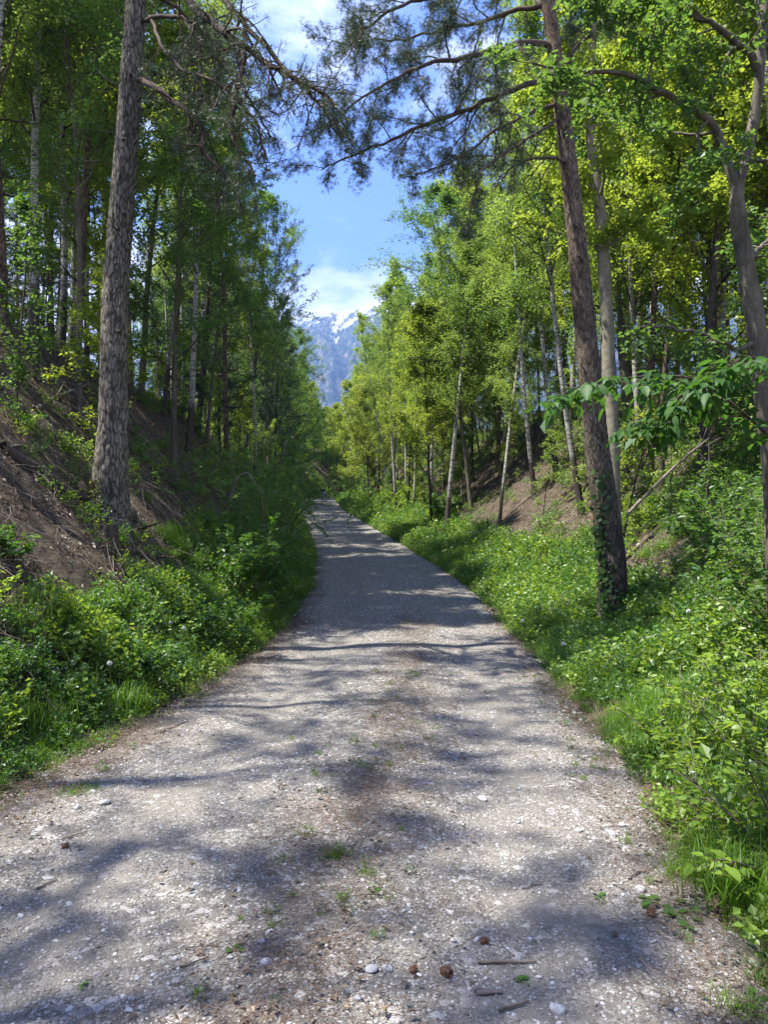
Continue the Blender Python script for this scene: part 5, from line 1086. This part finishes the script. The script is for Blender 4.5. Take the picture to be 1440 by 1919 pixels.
def leafy_weed(px, py, n, size, label, rise=.35, name='weed', seed=0, spread=.02):
    x, y, z, d = on_road(px, py); rng = np.random.default_rng(seed); e = empty(name, (x, y, z - .005), label=label, cat='weed'); az = np.arange(n) * 2.4 + rng.random(); ax = np.stack([np.cos(az), np.sin(az), rise * rng.uniform(.2, 1.4, n)], 1)
    P = unit(ax) * size * .4 + np.concatenate([rng.normal(0, spread, (n, 2)), np.full((n, 1), .012)], 1); P[:, 2] = np.abs(P[:, 2]); g = Geo()
    for p in P: tube(g, [(0, 0, 0), tuple(p * .6 + [0, 0, .006]), tuple(p)], [.002, .0018, .0015], 4, cap=False)
    link('stem', g.mesh('weed_stems', STEM), e); leaf_objects(e, P, ax * [1, 1, .5], np.tile([0, 0, 1.0], (n, 1)) + rng.normal(0, .25, (n, 3)), size, BROAD, rng)
leafy_weed(1330, 1658, 7, .075, 'broad leaved weed beside the wide grass tuft on the right', seed=1, spread=.04); leafy_weed(1245, 1700, 6, .06, 'dark round leaved weed creeping over the gravel at the right edge', .2, seed=2, spread=.05)
leafy_weed(1290, 1725, 8, .055, 'cluster of grey green leaves below the broad leaved weed', .4, seed=3, spread=.05); leafy_weed(440, 1785, 5, .026, 'tiny pale green weed on the lower left of the track', seed=4, spread=.008)
leafy_weed(1128, 1682, 6, .022, 'tiny bright weed on the sunny right part of the track', seed=5, spread=.01); leafy_weed(975, 1845, 4, .032, 'fallen curled green leaf cluster above the bottom stick', .1, seed=6, spread=.01)
leafy_weed(152, 1853, 4, .024, 'tiny yellowish weed at the bottom left of the track', seed=7, spread=.008); leafy_weed(497, 1713, 4, .02, 'tiny bright weed beside a white pebble in the near track', seed=8, spread=.008)
leafy_weed(1400, 1880, 6, .045, 'light green weed in the bottom right corner', .4, seed=9); leafy_weed(200, 1392, 7, .06, 'yellow green dandelion leaves at the left border of the track', .6, seed=10); leafy_weed(1300, 1560, 7, .05, 'leafy weed under the overhanging bright shrub', .5, seed=11)
def dandelion(px, py, d, label, flower=False, h=.28, lean=.02):
    p = at(px, py, d); z0 = float(ground(p[0] + lean, p[1])); e = empty('dandelion', (p[0] + lean, p[1], z0), label=label, cat='flower'); tip = np.array([-lean, 0, p[2] - z0]); g = Geo(); tube(g, curve([(0, 0, 0), tip * .5 + [.01, 0, 0], tip], 8), np.full(8, .0025), 5); link('stem', g.mesh('dandelion_stem', STEM), e)
    rng = np.random.default_rng(int(px)); g = Geo()
    if flower:
        n = 40; az = rng.uniform(0, 6.28, n); leaf_quads(g, np.tile(tip, (n, 1)), .018, .006, rng, axis=np.stack([np.cos(az), np.sin(az), rng.uniform(.1, 1.2, n)], 1)); link('petals', g.mesh('petals', YELLOW, smooth=False), e)
    else:
        n = 260; D = unit(rng.normal(0, 1, (n, 3))); needle_tufts(g, tip + D * .004, D, .021, .003, 1, rng, spread=.05); bm = bmesh.new(); link('seed_head', g.mesh('seed_head', FLUFF, smooth=False), e)
        b2 = Geo(); needle_tufts(b2, tip + D * .018, D, .005, .006, 3, rng, spread=1.5); link('fluff', b2.mesh('fluff', FLUFF, smooth=False), e)
dandelion(319, 1167, 9.0, 'white dandelion clock, left one of the pair over the left herbs'); dandelion(344, 1177, 9.0, 'white dandelion clock, right one of the pair over the left herbs'); dandelion(205, 1243, 6.6, 'large dandelion clock standing over the tall left grass tuft')
dandelion(1291, 1145, 8.0, 'white dandelion clock in the grass right of the ivy clad pine'); dandelion(980, 1163, 11.0, 'tiny dandelion clock at the gravel edge left of the ivy clad pine'); dandelion(1385, 1842, 2.75, 'yellow flower at the bottom right corner of the track', True); dandelion(1056, 1206, 9.0, 'faint dandelion clock in the grass below the ivy clad pine')
for i, (px, py) in enumerate(((78, 1190), (90, 1189), (84, 1194))): dandelion(px, py, 7.4, ('left', 'right', 'lower')[i] + ' one of three small yellow flowers on the left bank', True)
# plantain-like stalk by the tuft
g = Geo(); p = at(206, 1290, 6.4); z0 = float(H(p[0], p[1])); t = at(204, 1188, 6.4); tube(g, curve([(0, 0, z0 - p[2]), (0, 0, 0), rel(t, p)], 10), np.linspace(.004, .002, 10), 5); o = link('flower_stalk', g.mesh('flower_stalk', STEM), None, label='single tall pale green stalk rising above the left grass tuft', cat='plant'); o.location = p

# ------------------------------------------------------------------ fallen wood on the banks
def log(pts, r0, r1, label, m=WOOD, name='fallen_log', forks=0, cat='log', seed=0, snap=True):
    rng = np.random.default_rng(seed); Q = []
    for p in pts:
        if len(p) == 2: x, y = bank_xy(*p, 5, 60); Q.append(np.array([x, y, float(H(x, y)) + r0 * .8]))
        else: Q.append(at(*p))
    o_ = Q[0].copy(); P = curve([q - o_ for q in Q], 20); P += rng.normal(0, r0 * .12, P.shape); g = Geo(); tube(g, P, np.linspace(r0, r1, 20) * (1 + .12 * rng.normal(0, 1, 20)), 9); e = empty(name, o_, label=label, cat=cat); link('stem', g.mesh(name, m), e)
    for k in range(forks):
        j = rng.integers(5, 18); d = unit(unit(P[j + 1] - P[j]) + rng.normal(0, .6, 3) + [0, -.2, .5]); g = Geo(); tube(g, grow(P[j], d, rng.uniform(.3, .9), 6, .15, -.3, rng), np.linspace(r1 * .7, r1 * .2, 7), 5); link('branch', g.mesh('log_branch', m), e)
    return e
log([(0, 848), (60, 885), (120, 925), (165, 948)], .085, .05, 'dark fallen log slanting down the left bank to the grey pine', BARK_DARK, seed=1, forks=2)
log([(66, 770), (110, 745), (168, 722)], .035, .02, 'pale bent dead branch lying on top of the left bank', WOOD, 'fallen_branch', 3, 'branch', 2)
log([(235, 940), (270, 1010), (310, 1070)], .05, .03, 'brown branch running down the bank below the grey pine', BARK_DARK, 'fallen_branch', 2, 'branch', 3)
log([(0, 842), (44, 836)], .02, .012, 'short pale stick at the left border of the upper bank', TWIG_P, 'fallen_branch', 0, 'branch', 4)
log([(432, 935, 14.5), (441, 908, 14.4), (444, 897, 14.35), (459, 886, 14.3), (468, 890, 14.2), (476, 903, 14.0), (490, 925, 13.9), (494, 968, 13.8)], .030, .004, 'dead stem arching over among the tall left bushes', WOOD, 'dead_stem', 3, 'branch', 5)
log([(1040, 985), (1075, 975), (1110, 965)], .03, .015, 'pale dead branch on the ground left of the ivy clad pine', TWIG_P, 'fallen_branch', 4, 'branch', 6)
log([(1250, 1000), (1330, 950), (1400, 930)], .035, .02, 'long bare branch lying on the sunny right slope', TWIG_P, 'fallen_branch', 4, 'branch', 7)
log([(1180, 960, 12.5), (1260, 880, 12.5), (1330, 820, 12.6)], .03, .012, 'thin dead stem leaning across the right slope', WOOD, 'fallen_branch', 3, 'branch', 8)
for i in range(46):
    L_ = i % 2; y = 8 + 26 * random.random() ** 1.3; t = random.uniform(2.0, 7) if L_ else random.uniform(2.8, 8); x = float(XL(y)) - t if L_ else float(XR(y)) + t
    if abs(x) > .56 * y: continue
    rg_ = np.random.default_rng(900 + i); a = rg_.uniform(-.9, .9) + (PI if L_ else 0); ln = rg_.uniform(.8, 2.4); P = [np.array([x + math.cos(a) * s * ln, y + math.sin(a) * s * ln, 0]) for s in np.linspace(0, 1, 9)]
    for p in P: p[2] = float(H(p[0], p[1])) + .05 + rg_.random() * .05
    o_ = P[0].copy(); g = Geo(); w = rg_.uniform(.01, .026); P = np.array(P) - o_ + rg_.normal(0, .02, (9, 3)); tube(g, P, np.linspace(w, w * .4, 9), 6)
    side = 'left' if L_ else 'right'
    e = empty('fallen_branch', o_, label='bare dead branch lying in the brown litter of the %s bank' % side, cat='branch', group='dead branches on the %s bank' % side); link('stem', g.mesh('dead_branch', (WOOD, TWIG_P, BARK_DARK)[i % 3]), e)

# ------------------------------------------------------------------ the walker
def walker():
    p = at(605, 935, 90); x, y = p[0], p[1]; z = float(road_z(x, y)) + .012
    SK = simple('skin', (.45, .30, .22), .6, .05); HAIR = simple('grey_hair', (.55, .52, .48), .8, .2, 80); JK = simple('navy_jacket', (.02, .026, .05), .85, .2, 30); JN = simple('blue_jeans', (.08, .12, .21), .9, .25, 30); SH = simple('dark_shoes', (.03, .028, .025), .7, .1)
    e = empty('person', (x, y, z), (0, 0, .12), label='walker in dark jacket and blue jeans seen from behind on the far track', cat='person')
    def skin(name, verts, edges, radii, m, mat_by_z=None):
        me = bpy.data.meshes.new(name); me.from_pydata(verts, edges, []); o = bpy.data.objects.new(name, me); C.objects.link(o); o.parent = e
        md = o.modifiers.new('skin', 'SKIN'); sv = me.skin_vertices[0].data if me.skin_vertices else None
        if sv is None:
            bm = bmesh.new(); bm.from_mesh(me); bm.verts.layers.skin.verify(); bm.to_mesh(me); bm.free(); sv = me.skin_vertices[0].data
        for k, r in enumerate(radii): sv[k].radius = (r if isinstance(r, tuple) else (r, r)); sv[k].use_root = (k == 0)
        md.use_smooth_shade = True; s = o.modifiers.new('sub', 'SUBSURF'); s.levels = s.render_levels = 1; me.materials.append(m); return o
    # body (pelvis root), jacket and trousers each one continuous skin
    V = [(0, 0, .93), (0, .01, 1.12), (0, .015, 1.32), (0, .01, 1.44), (0, .015, 1.50), (0, .02, 1.585), (0, .03, 1.68),
         (-.19, .0, 1.41), (-.25, -.02, 1.14), (-.23, .09, .92), (-.225, .12, .84), (.19, .0, 1.41), (.25, .0, 1.14), (.24, -.06, .90), (.24, -.08, .82),
         (-.09, 0, .88), (-.10, .12, .50), (-.10, .06, .09), (-.10, .17, .04), (.09, 0, .88), (.10, -.03, .48), (.10, -.22, .12), (.10, -.12, .04)]
    E = [(0, 1), (1, 2), (2, 3), (3, 4), (4, 5), (5, 6), (3, 7), (7, 8), (8, 9), (9, 10), (3, 11), (11, 12), (12, 13), (13, 14), (0, 15), (15, 16), (16, 17), (17, 18), (0, 19), (19, 20), (20, 21), (21, 22)]
    Rr = [.14, .125, .145, .10, .055, .085, .075, .062, .046, .038, .036, .062, .046, .038, .036, .09, .062, .045, .04, .09, .062, .045, .04]
    skin('body', V, E, Rr, SK)
    J = V[:4] + [(0, .015, 1.48)] + [V[7], V[8], V[9], V[11], V[12], V[13]]
    skin('jacket', [(0, 0, .86)] + J, [(0, 1), (1, 2), (2, 3), (3, 4), (4, 5), (4, 6), (6, 7), (7, 8), (4, 9), (9, 10), (10, 11)], [(.19, .15), (.18, .15), (.165, .14), (.185, .14), .12, .075, .078, .062, .052, .078, .062, .052], JK)
    skin('trousers', [V[0], V[15], V[16], V[17], V[19], V[20], V[21]], [(0, 1), (1, 2), (2, 3), (0, 4), (4, 5), (5, 6)], [.15, .105, .08, .062, .105, .08, .062], JN)
    for k, (a, b) in enumerate(((V[17], V[18]), (V[21], V[22]))): skin('shoe', [(a[0], a[1] - .04, a[2] - .02), b], [(0, 1)], [.055, .045], SH)
    skin('hair', [(0, .0, 1.62), (0, .0, 1.70)], [(0, 1)], [.088, .075], HAIR)
walker()
